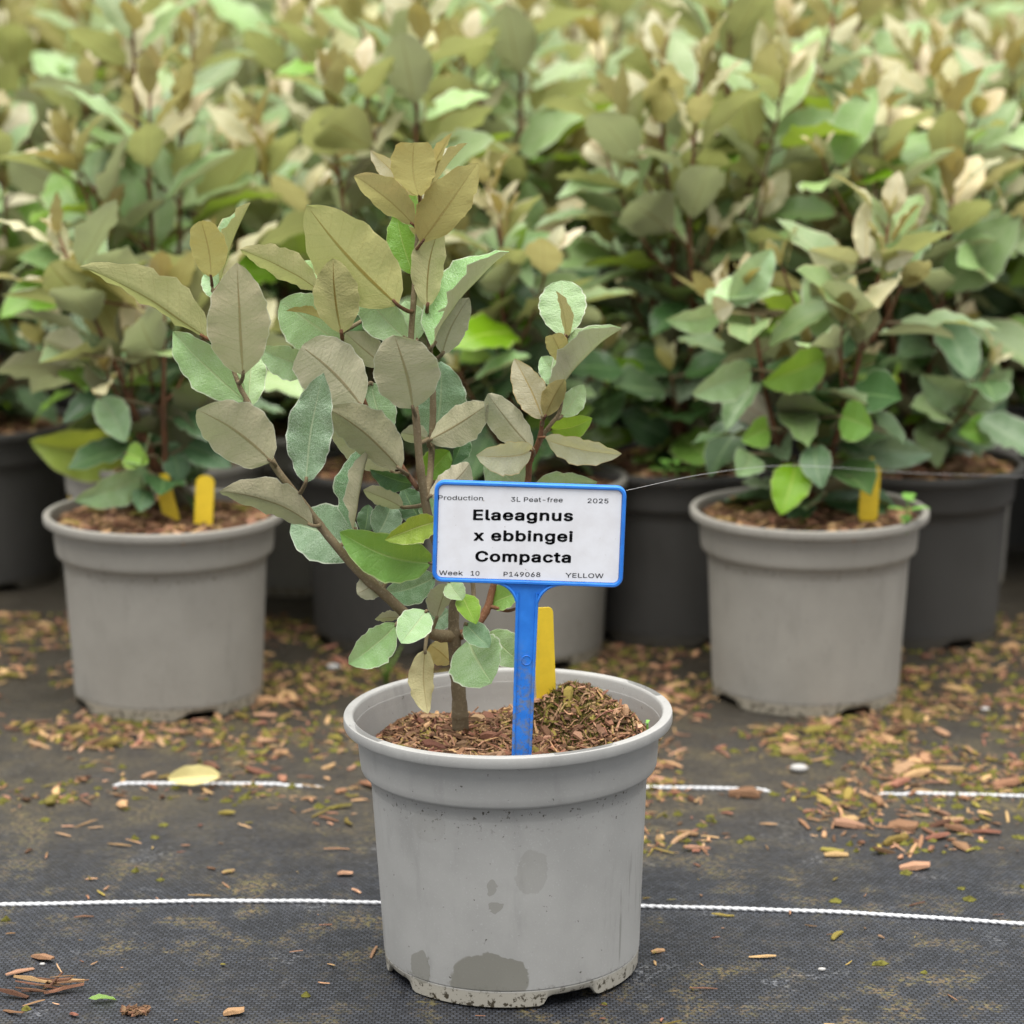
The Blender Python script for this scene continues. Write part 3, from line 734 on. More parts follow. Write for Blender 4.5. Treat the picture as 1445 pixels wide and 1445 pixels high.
# ---- the shrub's leaves: base px, tip px, blade width px, side seen (T top, U underside), kind,
#      depth of base, depth of tip, roll deg, fold rad, bend, extras
HL = [
 # left shoot
 ((298, 392), (284, 312), 52, 'U', 'young', -.010, -.022, 10, .30, -.25, dict(trunc=.12)),
 ((310, 402), (353, 286), 62, 'T', 'olive', .002, .010, 76, .84, .15, {}),
 ((312, 424), (287, 388), 30, 'T', 'mature', .008, .016, 0, .3, .2, {}),
 ((293, 478), (113, 376), 86, 'U', 'olive', -.010, -.012, 42, .72, .30, dict(shape=(.8, .78))),
 ((343, 530), (334, 371), 90, 'U', 'mature', -.032, -.034, -12, .22, -.2, dict(wave=.032)),
 ((346, 566), (244, 468), 68, 'T', 'pale', -.006, .004, 18, .3, .2, dict(wave=.032)),
 ((350, 576), (357, 480), 46, 'T', 'pale', -.004, .012, -20, .3, .1, {}),
 ((384, 652), (278, 578), 88, 'U', 'mature', -.040, -.052, 16, .18, .35, dict(shape=(.82, .68))),
 ((431, 682), (457, 526), 66, 'T', 'speck', -.056, -.066, 12, .25, -.15, dict(wave=.040)),
 ((442, 742), (309, 694), 64, 'U', 'mature', -.044, -.052, 34, .45, .3, {}),
 ((506, 782), (411, 738), 88, 'T', 'speck', -.018, -.006, -10, .15, .2, dict(shape=(.95, .62))),
 ((500, 751), (526, 627), 78, 'T', 'speck', -.024, -.030, 74, .84, .2, dict(shape=(.95, .72))),
 ((548, 812), (504, 838), 38, 'U', 'mature', -.022, -.034, 10, .2, .1, dict(shape=(1.1, .6))),
 ((564, 872), (529, 874), 24, 'U', 'mature', -.026, -.034, 48, .3, .2, {}),
 ((560, 880), (492, 937), 60, 'T', 'pale', -.032, -.046, 30, .3, .25, dict(shape=(1.05, .65))),
 ((602, 862), (566, 908), 50, 'T', 'pale', -.036, -.052, -15, .22, .25, dict(shape=(1.0, .6))),
 ((600, 917), (604, 1007), 44, 'U', 'dead', -.030, -.034, 20, .5, .25, dict(shape=(.95, .55))),
 ((637, 936), (607, 910), 42, 'U', 'dead', .014, .012, 10, .2, .1, dict(shape=(1.0, .55))),
 # round the trunk
 ((616, 873), (630, 824), 44, 'U', 'mature', -.012, -.02, -30, .45, .3, {}),
 ((634, 820), (653, 847), 32, 'T', 'pale', -.022, -.032, 0, .25, .3, dict(shape=(1.05, .6))),
 ((652, 838), (672, 881), 36, 'T', 'fresh', -.022, -.036, 20, .3, .2, {}),
 ((657, 880), (691, 914), 36, 'T', 'speck', -.026, -.038, 12, .25, .3, dict(shape=(1.0, .65))),
 ((661, 903), (694, 964), 88, 'T', 'mature', -.014, -.04, -12, .16, .3, dict(shape=(1.05, .52))),
 ((688, 893), (737, 938), 52, 'T', 'mature', .002, -.008, 0, .2, .3, dict(shape=(1.0, .6))),
 ((635, 862), (603, 884), 36, 'T', 'speck', .016, .012, 0, .2, .1, {}),
 ((694, 852), (738, 836), 44, 'T', 'fresh', .016, .004, 25, .3, .2, {}),
 ((614, 814), (542, 838), 50, 'T', 'speck', .012, -.002, 22, .22, .2, dict(shape=(.95, .6))),
 ((609, 795), (479, 750), 72, 'T', 'fresh', -.016, -.038, 12, .30, .45, dict(shape=(.92, .62))),
 ((616, 736), (543, 762), 44, 'T', 'yellow', -.024, -.044, 20, .42, .3, dict(wave=.040)),
 ((532, 756), (553, 710), 52, 'T', 'speck', .004, .010, 0, .5, .1, {}),
 ((514, 752), (520, 712), 30, 'T', 'dark', .010, .012, 0, .3, .1, {}),
 ((569, 716), (513, 691), 34, 'U', 'mature', .010, .004, 28, .3, .2, {}),
 ((584, 683), (522, 662), 36, 'T', 'dark', .004, -.002, 35, .4, .3, {}),
 ((566, 663), (461, 576), 76, 'U', 'speck', -.022, -.036, 24, .38, .35, dict(shape=(.85, .75))),
 ((557, 668), (466, 604), 62, 'U', 'mature', .002, -.002, 15, .3, .3, {}),
 ((583, 577), (556, 473), 92, 'U', 'mature', -.030, -.034, 6, .12, -.2, dict(shape=(.98, .55))),
 ((511, 573), (426, 489), 92, 'U', 'mature', -.014, -.02, -8, .15, .2, dict(shape=(.95, .55), trunc=.08)),
 ((524, 540), (549, 614), 56, 'T', 'mature', .014, .006, 0, .2, .2, {}),
 ((613, 618), (622, 510), 76, 'T', 'speck', .030, .034, -8, .18, .1, dict(shape=(.95, .6))),
 ((605, 622), (689, 570), 62, 'U', 'mature', .008, .0, 24, .35, .35, {}),
 ((604, 619), (566, 611), 34, 'U', 'mature', -.004, -.012, 30, .3, .2, {}),
 ((656, 612), (637, 656), 34, 'T', 'dark', .020, .012, 30, .5, .2, {}),
 ((601, 674), (634, 636), 48, 'T', 'fresh', .018, .022, 0, .3, .1, {}),
 ((606, 701), (662, 654), 60, 'U', 'mature', -.012, -.02, 28, .4, .4, dict(wave=.036)),
 ((597, 738), (569, 688), 46, 'T', 'dark', .012, .014, 0, .2, .1, {}),
 ((606, 742), (618, 700), 40, 'T', 'mature', .004, .01, 0, .2, .1, {}),
 # main shoot
 ((592, 278), (584, 202), 66, 'U', 'young', -.004, -.020, 4, .32, -.25, dict(trunc=.16, shape=(1.0, .7))),
 ((591, 275), (523, 212), 40, 'T', 'cream', .008, .008, 40, .35, .2, {}),
 ((600, 262), (638, 188), 24, 'U', 'young', .008, .012, -30, .6, .1, {}),
 ((598, 288), (660, 202), 54, 'T', 'young', .010, .016, 74, .80, .2, {}),
 ((584, 318), (500, 248), 56, 'U', 'young', -.004, -.010, 28, .45, .3, {}),
 ((588, 322), (558, 243), 42, 'T', 'fresh', .014, .022, 18, .3, .1, {}),
 ((584, 388), (559, 298), 46, 'T', 'fresh', .010, .018, 14, .35, .1, {}),
 ((594, 344), (675, 230), 74, 'U', 'young', -.006, -.016, -26, .32, .25, dict(shape=(.82, .78))),
 ((619, 322), (654, 286), 38, 'U', 'young', .014, .012, -22, .5, .1, {}),
 ((603, 434), (623, 313), 52, 'U', 'olive', -.002, .006, -14, .36, .2, dict(shape=(1.0, .62))),
 ((562, 431), (433, 290), 104, 'U', 'olive', -.014, -.028, 6, .2, .2, dict(shape=(.84, .72), wave=.030)),
 ((482, 471), (470, 365), 68, 'U', 'olive', -.016, -.02, 8, .34, -.2, dict(shape=(.95, .66))),
 ((449, 410), (339, 352), 56, 'U', 'olive', -.002, -.008, 36, .45, .3, {}),
 ((480, 485), (396, 424), 84, 'T', 'pale', .014, .010, 8, .15, .2, dict(shape=(.95, .6))),
 ((464, 454), (404, 439), 26, 'U', 'young', .0, -.004, 60, .6, .2, {}),
 ((456, 397), (430, 368), 28, 'T', 'pale', .012, .018, 0, .3, .1, {}),
 ((573, 478), (512, 407), 62, 'T', 'pale', -.006, -.012, 16, .4, .2, {}),
 ((609, 490), (719, 356), 108, 'T', 'pale', -.006, -.008, 66, .74, .2, dict(shape=(.86, .74), wave=.032)),
 ((624, 500), (662, 420), 54, 'U', 'mature', .004, .008, -20, .3, .1, {}),
 ((520, 446), (495, 414), 32, 'T', 'pale', .018, .02, 0, .3, .1, {}),
 ((589, 480), (571, 424), 42, 'T', 'pale', .010, .016, 0, .3, .1, {}),
 ((541, 516), (487, 470), 48, 'U', 'mature', -.002, -.006, 10, .3, .2, {}),
 ((446, 522), (363, 490), 54, 'T', 'pale', .012, .004, 18, .4, .3, dict(wave=.040)),
 # right shoot
 ((798, 475), (793, 396), 70, 'T', 'pale', .022, .034, 4, .2, .1, dict(shape=(1.1, .55))),
 ((800, 476), (785, 411), 26, 'U', 'young', .012, .006, 35, .7, .1, {}),
 ((794, 511), (779, 473), 36, 'U', 'young', .010, .004, 0, .5, -.1, dict(trunc=.2)),
 ((779, 562), (877, 463), 92, 'T', 'pale', .008, -.002, 84, .88, .2, dict(wave=.025)),
 ((791, 546), (764, 503), 40, 'T', 'pale', .026, .03, 0, .3, .1, {}),
 ((766, 592), (726, 506), 50, 'T', 'cream', .008, .004, 12, .25, .15, dict(shape=(.9, .7))),
 ((769, 588), (797, 535), 36, 'U', 'young', .004, -.002, -10, .5, .1, {}),
 ((792, 588), (824, 543), 36, 'T', 'pale', .024, .028, -10, .35, .1, {}),
 ((752, 634), (688, 556), 54, 'U', 'mature', .010, .004, -14, .35, .25, dict(shape=(.95, .66))),
 ((750, 636), (672, 642), 54, 'T', 'young', .008, -.014, 24, .3, .5, dict(shape=(1.0, .6))),
 ((769, 617), (878, 640), 48, 'T', 'young', .012, -.002, -34, .35, .5, {}),
 ((744, 692), (686, 646), 66, 'T', 'mature', .030, .026, 0, .2, .1, dict(shape=(1.0, .55))),
 ((755, 692), (843, 680), 52, 'T', 'mature', .026, .010, -20, .3, .4, {}),
 ((776, 606), (836, 590), 40, 'T', 'fresh', .04, .03, -20, .3, .3, {}),
]
def traced_leaf(root, spec, i, y0, pxm, allp=None, allpx=None):
    b, t, wpx, side, cls, db, dt, roll, fold, bend, ex = spec
    up = (b[1] - t[1]) / max(1.0, math.hypot(b[0] - t[0], b[1] - t[1])); Lm = math.hypot(b[0] - t[0], b[1] - t[1]) / pxm
    if side == 'U' and up > 0: dt -= Lm * up * math.tan(R(2 + (i * 7919 % 15)))       # arching out towards the light
    elif side == 'T' and up > .2: dt += Lm * up * math.tan(R(4 + (i * 7919 % 19)))
    B, T = at_y(b[0], b[1], y0 + db), at_y(t[0], t[1], y0 + dt)
    Y = T - B; L = np.linalg.norm(Y); Y /= L
    view = _CAM - (B + T) / 2; view /= np.linalg.norm(view)
    Z = view - Y * view.dot(Y); Z /= np.linalg.norm(Z)
    if side == 'U': Z = -Z
    X = np.cross(Y, Z); ro = R(roll)
    X, Z = X * math.cos(ro) + Z * math.sin(ro), Z * math.cos(ro) - X * math.sin(ro)
    W = wpx / pxm
    v, f, uv = leaf_grid(18, 5, 1.0, W / L, fold, bend, ex.get('wave', .029), ex.get('wn', 2.6 + (i % 5) * .3), ex.get('shape', (.9, .72)), 300 + i,
                         ex.get('twist', ((i * 37) % 11 - 5) * .05), ex.get('side', ((i * 53) % 9 - 4) * .012), ex.get('trunc', 0.0), True, .034)
    M = np.stack([X, Y, Z], 1)
    O = np.array(root.location)
    G = Geo(); G.add((v * L) @ M.T + B - O, f, 0, uv, rnd=(i * .618) % 1)
    pr = .0009 if cls in ('young', 'cream') else .0012
    if allp is not None:                          # petiole to the nearest point of a stem
        dpx = np.hypot(allpx[:, 0] - b[0], allpx[:, 1] - b[1] - 9); d3 = np.linalg.norm(allp - B, axis=1)
        S = allp[int(np.argmin(dpx / pxm + .6 * d3))]
    else:
        c = np.array([O[0], O[1], B[2] - .012]); S = B + (c - B) / np.linalg.norm(c - B) * min(.05, np.linalg.norm(c - B))
    Bi = B + Y * L * .06; mid = (S + B) / 2 - Y * L * .03
    G.add(*tube(smooth_path([S - O, mid - O, B - O, Bi - O], 4), np.linspace(pr * 1.15, pr * .75, 13), 7), mat=1)
    return link('leaf', G.mesh('leaf', [LM[cls], M_RUST if cls in ('young', 'olive') else M_TWIG]), root)
for i, sp_ in enumerate(HL): traced_leaf(hero, sp_, i, TY, PXM, ALLP, ALLPX)

# ================================================================== BLUE SIGN
SY = -.066
sign_c = at_y(746.5, 753.5, SY)
TILT = R(1.9)                                            # leans clockwise
def s2(px, py):                                          # pixel on the sign's plane -> sign's own x,z
    d = at_y(px, py, SY) - sign_c; x, z = d[0], d[2]
    return x * math.cos(TILT) - z * math.sin(TILT), x * math.sin(TILT) + z * math.cos(TILT)
sign = empty('plant_label_sign', sign_c); sign.rotation_euler = (0, TILT, 0)
tag(sign, 'blue plastic plant label sign with white card on a stake in the front pot', 'sign')
SW, SH = .1040, .0562
def ring_geo(out, inn, y0, y1):
    n = len(out); V = [(p[0], y0, p[1]) for p in out] + [(p[0], y0, p[1]) for p in inn] + [(p[0], y1, p[1]) for p in out] + [(p[0], y1, p[1]) for p in inn]; F = []
    for i in range(n):
        j = (i + 1) % n
        F += [(i, j, n + j, n + i), (2 * n + i, 3 * n + i, 3 * n + j, 2 * n + j), (i, 2 * n + i, 2 * n + j, j), (n + i, n + j, 3 * n + j, 3 * n + i)]
    return V, F
G = Geo(); G.add(*extrude_poly(round_rect(SW - .001, SH - .001, .0050), .0002, .0018))
o_, mid_, i_ = round_rect(SW, SH, .0055), round_rect(SW - .0010, SH - .0010, .0050), round_rect(SW - .0044, SH - .0044, .0034)
# rounded raised border
n = len(o_); V = []; 
prof = [(o_, .0022), (o_, -.0008), (mid_, -.0016), (round_rect(SW - .0032, SH - .0032, .0040), -.0016), (i_, -.0009), (i_, .0008)]
for pl, yy in prof: V += [(p[0], yy, p[1]) for p in pl]
F = []
for q in range(len(prof) - 1):
    for i in range(n):
        j = (i + 1) % n; F.append((q * n + i, q * n + j, (q + 1) * n + j, (q + 1) * n + i))
G.add(V, F)
link('frame', G.mesh('frame', [M_BLUE], True, 45), sign)
G = Geo(); G.add(*extrude_poly(round_rect(SW - .0050, SH - .0050, .0030), -.0003, .0001))
card = link('label_card', G.mesh('label_card', [M_CARD], False), sign)
# stake with fillets under the plate
zt = -SH / 2 + .0006; hw0, hw1 = .0059, .0051; xs = s2(743, 870)[0]
zb = -.1385
out = []
Rf = .0135
for k in range(9):
    a = R(90 * k / 8); out.append((xs - hw0 - Rf + Rf * math.sin(a), zt - Rf + Rf * math.cos(a)))
left = out[:]
right = [(2 * xs - x, z) for x, z in out][::-1]
poly = left + [(xs - hw1, zb), (xs, zb - .012), (xs + hw1, zb)] + right
G = Geo(); G.add(*extrude_poly(poly[::-1], .0004, .0020))
for sgn in (-1, 1):
    pts = [(xs + sgn * (abs(x - xs) - .0006), -.0001, z) for x, z in left] + [(xs + sgn * (hw1 - .0006), -.0001, zb)]
    G.add(*tube(smooth_path(pts, 3), .0009, 8))
# moulding dimple
dc = s2(743, 932); th_ = np.linspace(0, 2 * math.pi, 25)
G.add(*tube([(dc[0] + .0026 * math.cos(a), .0003, dc[1] + .0026 * math.sin(a)) for a in th_], .0003, 6, False))
link('stake', G.mesh('stake', [M_BLUE], True, 45), sign)
FONT = None
try:
    import os
    fp = os.path.join(bpy.utils.system_resource('DATAFILES'), 'fonts', 'Inter.woff2')
    if os.path.exists(fp): FONT = bpy.data.fonts.load(fp)
except Exception: FONT = None
from mathutils.geometry import tessellate_polygon, interpolate_bezier
def contours(txt, track):
    cu = bpy.data.curves.new('t', 'FONT'); cu.body = txt; cu.size = 1.0; cu.space_character = track
    if FONT: cu.font = FONT
    ob = bpy.data.objects.new('t', cu); col.objects.link(ob)
    dg = bpy.context.evaluated_depsgraph_get()
    c2 = ob.evaluated_get(dg).to_curve(dg); out = []
    for sp in c2.splines:
        if sp.type == 'BEZIER':
            bp = sp.bezier_points; pts = []
            for i in range(len(bp)):
                p, q = bp[i], bp[(i + 1) % len(bp)]
                pts += [v.to_2d() for v in interpolate_bezier(p.co, p.handle_right, q.handle_left, q.co, 6)[:-1]]
        else: pts = [Vector(p.co[:2]) for p in sp.points]
        cl = [p for i, p in enumerate(pts) if (p - pts[i - 1]).length > 1e-5]
        if len(cl) > 2: out.append(np.array([p[:] for p in cl]))
    ob.to_curve_clear() if hasattr(ob, 'to_curve_clear') else None
    bpy.data.objects.remove(ob); return out
def area(c): x, y = c[:, 0], c[:, 1]; return .5 * float(np.sum(x * np.roll(y, -1) - np.roll(x, -1) * y))
def inside(p, c):
    r_ = False; n_ = len(c)
    for i in range(n_):
        (x1, y1), (x2, y2) = c[i], c[i - 1]
        if (y1 > p[1]) != (y2 > p[1]) and p[0] < (x2 - x1) * (p[1] - y1) / (y2 - y1) + x1: r_ = not r_
    return r_
def lettering(txt, px0, px1, base_py, cap_px, bold=0.0):
    C = contours(txt, 1.08 if bold else 1.03)
    big = max(C, key=lambda c: abs(area(c))); sg = 1 if area(big) > 0 else -1
    outer = [c for c in C if area(c) * sg > 0]; holes = [c for c in C if area(c) * sg < 0]
    V = []; F = []
    for o_c in outer:
        polys = [o_c] + [h for h in holes if inside(h[0], o_c)]
        flat = [Vector((p[0], p[1], 0)) for q in polys for p in q]; n0 = len(V)
        tri = tessellate_polygon([[Vector((p[0], p[1], 0)) for p in q] for q in polys])
        V += [(p[0], p[1]) for p in flat]; F += [tuple(n0 + i for i in t) for t in tri]
    if True:                                          # a band along every contour: inside it for the thin face, both sides for the heavy one
        b_in, b_out = (bold, bold) if bold else (.05, .006)
        for c in outer + holes:
            n_ = len(c)
            for i in range(n_):
                p, q = c[i], c[(i + 1) % n_]; d = q - p; d = d / (np.linalg.norm(d) + 1e-9); nn = np.array([-d[1], d[0]]) * sg; n0 = len(V); e = d * (bold * .6 if bold else .004)
                V += [tuple(p - e - nn * b_out), tuple(q + e - nn * b_out), tuple(q + e + nn * b_in), tuple(p - e + nn * b_in)]; F.append((n0, n0 + 1, n0 + 2, n0 + 3))
    V = np.array(V); xm, xM = V[:, 0].min(), V[:, 0].max()
    (xa, za), (xb, zb_) = s2(px0, base_py[0]), s2(px1, base_py[1])
    capu = (.727 if FONT else .70) + 2 * bold; caph = cap_px / 2606.0
    X = xa + (V[:, 0] - xm) / (xM - xm) * (xb - xa); Z = za + (zb_ - za) * (V[:, 0] - xm) / (xM - xm) + (V[:, 1] + bold) / capu * caph
    G = Geo(); G.add(np.stack([X, 0 * X - .00040, Z], 1), F)
    link('lettering', G.mesh('lettering', [M_INK], False), card)
lettering('Production', 618.5, 681.5, (705, 706), 9.2)
lettering('3L Peat-free', 721, 794, (707.5, 708.5), 9.2)
lettering('2025', 829, 858.5, (709.5, 710), 9.2)
lettering('Elaeagnus', 667.5, 808.5, (733.8, 735.2), 21.5, .026)
lettering('x ebbingei', 668, 808, (762.8, 764.5), 21.5, .026)
lettering('Compacta', 670.5, 805.5, (792.2, 794), 21.5, .026)
lettering('Week', 619.5, 653, (811, 811.6), 9.2)
lettering('10', 664, 676.5, (811.8, 812), 9.2)
lettering('P149068', 710.5, 762.5, (813, 813.8), 9.2)
lettering('YELLOW', 798, 851.5, (814.6, 815.6), 9.2)

# ================================================================== YELLOW TAGS
def yellow_tag(px, py_top, py_bot, wpx, y, style, label, lean=0.0, turn=0.0, sink=.02, group='yellow plant tags'):
    b = at_y(px, py_bot, y); t = at_y(px, py_top, y); h = t[2] - b[2]; ww = wpx / (FPX / np.dot(b - _CAM, _F))
    r = ww * (.42 if style == 'round' else .26)
    P = []
    if style == 'point':
        P = [(-ww / 2, -sink), (-ww * .5, h * .80), (-ww * .12, h * .93), (-ww * .08, h), (ww * .08, h), (ww * .12, h * .93), (ww * .5, h * .80), (ww / 2, -sink)]
    else:
        P = [(-ww * .5, -sink)]
        for k in range(7): a = R(180 - 90 * k / 6); P.append((-ww / 2 + r + r * math.cos(a), h - r + r * math.sin(a)))
        for k in range(7): a = R(90 - 90 * k / 6); P.append((ww / 2 - r + r * math.cos(a), h - r + r * math.sin(a)))
        P.append((ww * .5, -sink))
    G = Geo(); G.add(*extrude_poly(P[::-1], -.0005, .0005))
    o = link('plant_tag', G.mesh('plant_tag', [M_TAG], False), None, b, (0, lean, turn))
    return tag(o, label, 'plant tag', group)
yellow_tag(770.5, 857, 975, 28, .034, 'flat', 'yellow plastic tag standing behind the blue stake in the front pot', R(-2.2), .1)

# ================================================================== ROWS OF POTTED SHRUBS BEHIND
def pot_spot(px, py_front):            # from where the foot of the pot meets the ground
    p = at_z(px, py_front, 0); return (p[0], p[1] + POT_B * .98, 0)
near = [  # px, py of foot, variant, turn, scale, label
 (222, 1019, 8, 0, 1.0, 'shrub in grey pot with two yellow tags, at the front edge of the rows'),
 (1150, 1013, 9, 0, 1.0, 'shrub in grey pot with pointed yellow tag and green seedling at the rows\' front'),
 (728, 948, 5, 4.0, .95, 'shrub in grey pot right behind the blue sign'),
 (560, 925, 2, 1.1, .98, 'shrub in charcoal pot between the lone pot and the pot with two tags'),
 (958, 915, 6, 3.3, 1.04, 'shrub in charcoal pot with small weeds, beside the pot with the pointed tag'),
 (1302, 918, 1, 5.1, 1.06, 'shrub in charcoal pot behind the pot with the pointed tag'),
 (222, 905, 4, 2.9, 1.0, 'shrub in grey pot directly behind the pot with two tags'),
 (-46, 838, 7, .9, 1.05, 'shrub in charcoal pot behind a bright lime leaf, beside the rows\' edge'),
]
spots = []; near_roots = []
for i, (px, py, v, rz, s_, lab) in enumerate(near):
    loc = pot_spot(px, py); spots.append(loc[:2])
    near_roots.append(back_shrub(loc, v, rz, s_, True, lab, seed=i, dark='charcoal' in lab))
# leaves that stand out on the front shrubs of the rows
OUT = {0: [((212, 668), (104, 706), 52, 'T', 'mature', -.03, -.07, 25, .3, .4, {}), ((205, 690), (196, 722), 34, 'T', 'dark', -.04, -.06, 0, .2, .3, {}), ((178, 640), (210, 652), 40, 'T', 'fresh', -.05, -.07, 0, .3, .3, {}),
           ((262, 630), (326, 660), 52, 'T', 'dark', .0, -.02, 20, .3, .3, {}), ((245, 640), (252, 680), 40, 'T', 'dark', .0, -.01, 0, .2, .3, {}), ((140, 560), (178, 624), 50, 'T', 'mature', -.02, -.04, 0, .3, .2, {}),
           ((118, 500), (62, 478), 56, 'U', 'mature', -.03, -.04, 15, .3, .3, {}), ((115, 420), (70, 372), 64, 'U', 'olive', -.02, -.03, 10, .3, .2, {})],
       1: [((1183, 622), (1316, 642), 56, 'T', 'speck', .05, .02, -20, .25, .4, {}), ((1122, 655), (1102, 727), 56, 'T', 'fresh', -.05, -.08, 0, .25, .4, {}), ((1186, 588), (1232, 605), 58, 'T', 'fresh', -.06, -.09, -10, .2, .3, dict(shape=(1.05, .55))),
           ((1060, 640), (1040, 672), 48, 'T', 'mature', -.04, -.07, 0, .25, .3, {}), ((1085, 605), (1046, 622), 46, 'T', 'fresh', -.05, -.08, 20, .3, .3, {}), ((1150, 628), (1160, 690), 44, 'T', 'dark', -.05, -.08, 0, .25, .4, {}),
           ((1222, 368), (1220, 284), 38, 'T', 'cream', -.02, -.01, 5, .25, .1, {}), ((1228, 364), (1292, 356), 36, 'T', 'cream', -.03, -.05, -25, .3, .4, {}), ((1212, 372), (1140, 352), 52, 'T', 'young', -.02, -.04, 20, .4, .3, {}),
           ((1228, 380), (1322, 312), 54, 'T', 'mature', -.02, -.02, -30, .5, .2, {}), ((1024, 436), (940, 452), 44, 'T', 'pale', -.03, -.06, 25, .3, .4, {}), ((1030, 430), (1090, 352), 58, 'T', 'pale', -.03, -.03, -25, .4, .2, {}), ((1008, 440), (1035, 430), 36, 'T', 'cream', -.05, -.07, 0, .2, .3, {}),
           ((1060, 522), (976, 556), 58, 'T', 'pale', -.04, -.07, 25, .3, .5, {}), ((1165, 506), (1075, 540), 66, 'T', 'fresh', -.03, -.06, 25, .3, .4, {})],
       6: [((190, 630), (42, 622), 84, 'T', 'yellow', -.06, -.10, 25, .4, .4, dict(wave=.040))],
       5: [((1362, 560), (1298, 528), 58, 'T', 'mature', -.06, -.10, 20, .3, .4, {}), ((1360, 575), (1428, 520), 50, 'T', 'mature', -.05, -.08, -20, .3, .3, {}), ((1400, 600), (1352, 612), 46, 'T', 'fresh', -.06, -.09, 0, .3, .4, {})]}
for k, specs in OUT.items():
    ry = near_roots[k].location.y
    for i, sp_ in enumerate(specs): traced_leaf(near_roots[k], sp_, 400 + 20 * k + i, ry, FPX / ((ry - CAMY) * 1.03))
rs = random.Random(77)
row = 0; y = .985
far_list = []
while y < 4.5:
    D = y - CAMY; half = D * .5 * 1445 / FPX + (.32 if y < 2.6 else .25)
    x = -math.ceil(half / .205) * .205 + (.1025 if row % 2 else 0)
    while x < half:
        jx, jy = x + rs.uniform(-.014, .014), y + rs.uniform(-.014, .014)
        if abs(jx) < half and all(math.hypot(jx - a, jy - b) > .178 for a, b in spots):
            spots.append((jx, jy)); far_list.append((jx, jy))
        x += .205
    y += .183; row += 1
for i, (x, y) in enumerate(far_list):
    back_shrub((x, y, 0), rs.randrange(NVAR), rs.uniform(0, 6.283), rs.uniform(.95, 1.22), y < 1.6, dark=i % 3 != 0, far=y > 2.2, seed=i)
# the far end of the bed reads as one mass
G = Geo(); y = 4.65
while y < 11:
    D = y - CAMY; half = D * .5 * 1445 / FPX + .2; x = -half + rs.uniform(0, .2)
    while x < half:
        k = rs.randrange(NVAR); s_ = rs.uniform(1.0, 1.3)
        M4 = np.array(Matrix.Translation((x, y, .14)) @ Matrix.Rotation(rs.uniform(0, 6.28), 4, 'Z') @ Matrix.Scale(s_, 4))
        foliage_geo(VAR[k][1][::2], G, M4, True, rs)
        x += .27 * rs.uniform(.85, 1.15)
    y += .30
tag(link('shrub_bed', G.mesh('shrub_bed', [LMB[c] for c in CLS])), 'mass of silvery evergreen shrubs at the far end of the bed', kind='stuff')

yellow_tag(287, 671, 735, 26, .545, 'round', 'round-topped yellow tag in the grey pot with two tags', R(4))
yellow_tag(240, 668, 723, 22, .56, 'flat', 'square-topped leaning yellow tag beside the round-topped tag', R(-12))
yellow_tag(1225, 645, 727, 27, .56, 'point', 'yellow tag with pointed tip in the grey pot by a seedling', R(2.5))
yellow_tag(664, 648, 700, 22, .70, 'round', 'yellow tag showing just above the top edge of the blue sign', R(-8))
yellow_tag(98, 640, 672, 9, .80, 'flat', 'narrow yellow tag under the bright lime leaf at the rows\' edge', R(-4))

# ================================================================== LITTER ON THE GROUND
def density(x, y):
    px = CPX + FPX * x / (y - CAMY)
    if y > .43: d = 1.0
    elif y > .30: d = 1.0 if x > .08 else .45
    elif y > .19: d = .42 if x > .06 else .08
    else: d = .022
    n_ = mnoise.noise((x * 9, y * 12, 5)) + .5 * mnoise.noise((x * 25, y * 30, 1))
    return d * max(0, .55 + 1.3 * n_)
rs = random.Random(404)
cand = []
while len(cand) < 11500:
    y = rs.uniform(-.14, .85); x = rs.uniform(-.62, .62)
    if rs.random() > density(x, y): continue
    if any(math.hypot(x - a, y - b) < .0735 for a, b in spots[:12]) or math.hypot(x, y) < .076: continue
    cand.append((x, y, min(.022, .0045 + rs.expovariate(1 / .0042))))
explicit = [(1076, 1353, .016, 1, 0), (1180, 1209, .016, 1, .05), (1025, 1145, .012, 3, .2), (60, 1355, .016, 1, -.5), (475, 1200, .017, 1, .1), (478, 1141, .018, 3, .2), (487, 1236, .010, 4, 0),
            (385, 1143, .008, 4, .1), (435, 1146, .010, 4, .5), (1020, 1294, .014, 3, .0), (1178, 1243, .006, 3, .9), (948, 1272, .006, 3, 0), (912, 1270, .005, 3, 0), (120, 1165, .018, 1, .5), (135, 1170, .010, 4, 0), (90, 1180, .012, 4, -.4),
            (1275, 1168, .020, 1, -.4), (1310, 1165, .016, 2, .2), (1345, 1160, .014, 4, 0), (1360, 1180, .014, 3, .6), (1250, 1170, .015, 0, -.3), (1390, 1172, .012, 1, 1), (118, 1296, .012, 2, .3), (320, 1150, .012, 3, -.2), (200, 1128, .011, 3, .1), (1120, 1085, .010, 4, 0),
            (330, 1432, .012, 1, .1), (460, 1308, .010, 0, .7), (418, 1345, .008, 4, 0), (133, 1362, .006, 4, 1), (15, 1320, .006, 2, 0), (1115, 1290, .007, 0, 1.5), (150, 1256, .007, 4, 1.2), (190, 1190, .012, 1, .0), (1160, 1160, .010, 1, .2), (1085, 1165, .012, 1, -.3)]
items = []
for px, py, L, m_, a in explicit:
    p = at_z(px, py); items.append((p[0], p[1], L, m_, a))
cand.sort(key=lambda c: -c[2] / (c[1] - CAMY))
vis = [c for c in cand if -.11 < c[1] < .62 and abs(c[0]) < (c[1] - CAMY) * .21]
ind = set(vis[:300 - len(items)])
for c in ind: items.append((c[0], c[1], c[2], rs.choice((0, 0, 1, 1, 1, 2, 3, 3, 4, 4)), rs.uniform(0, 3.14)))
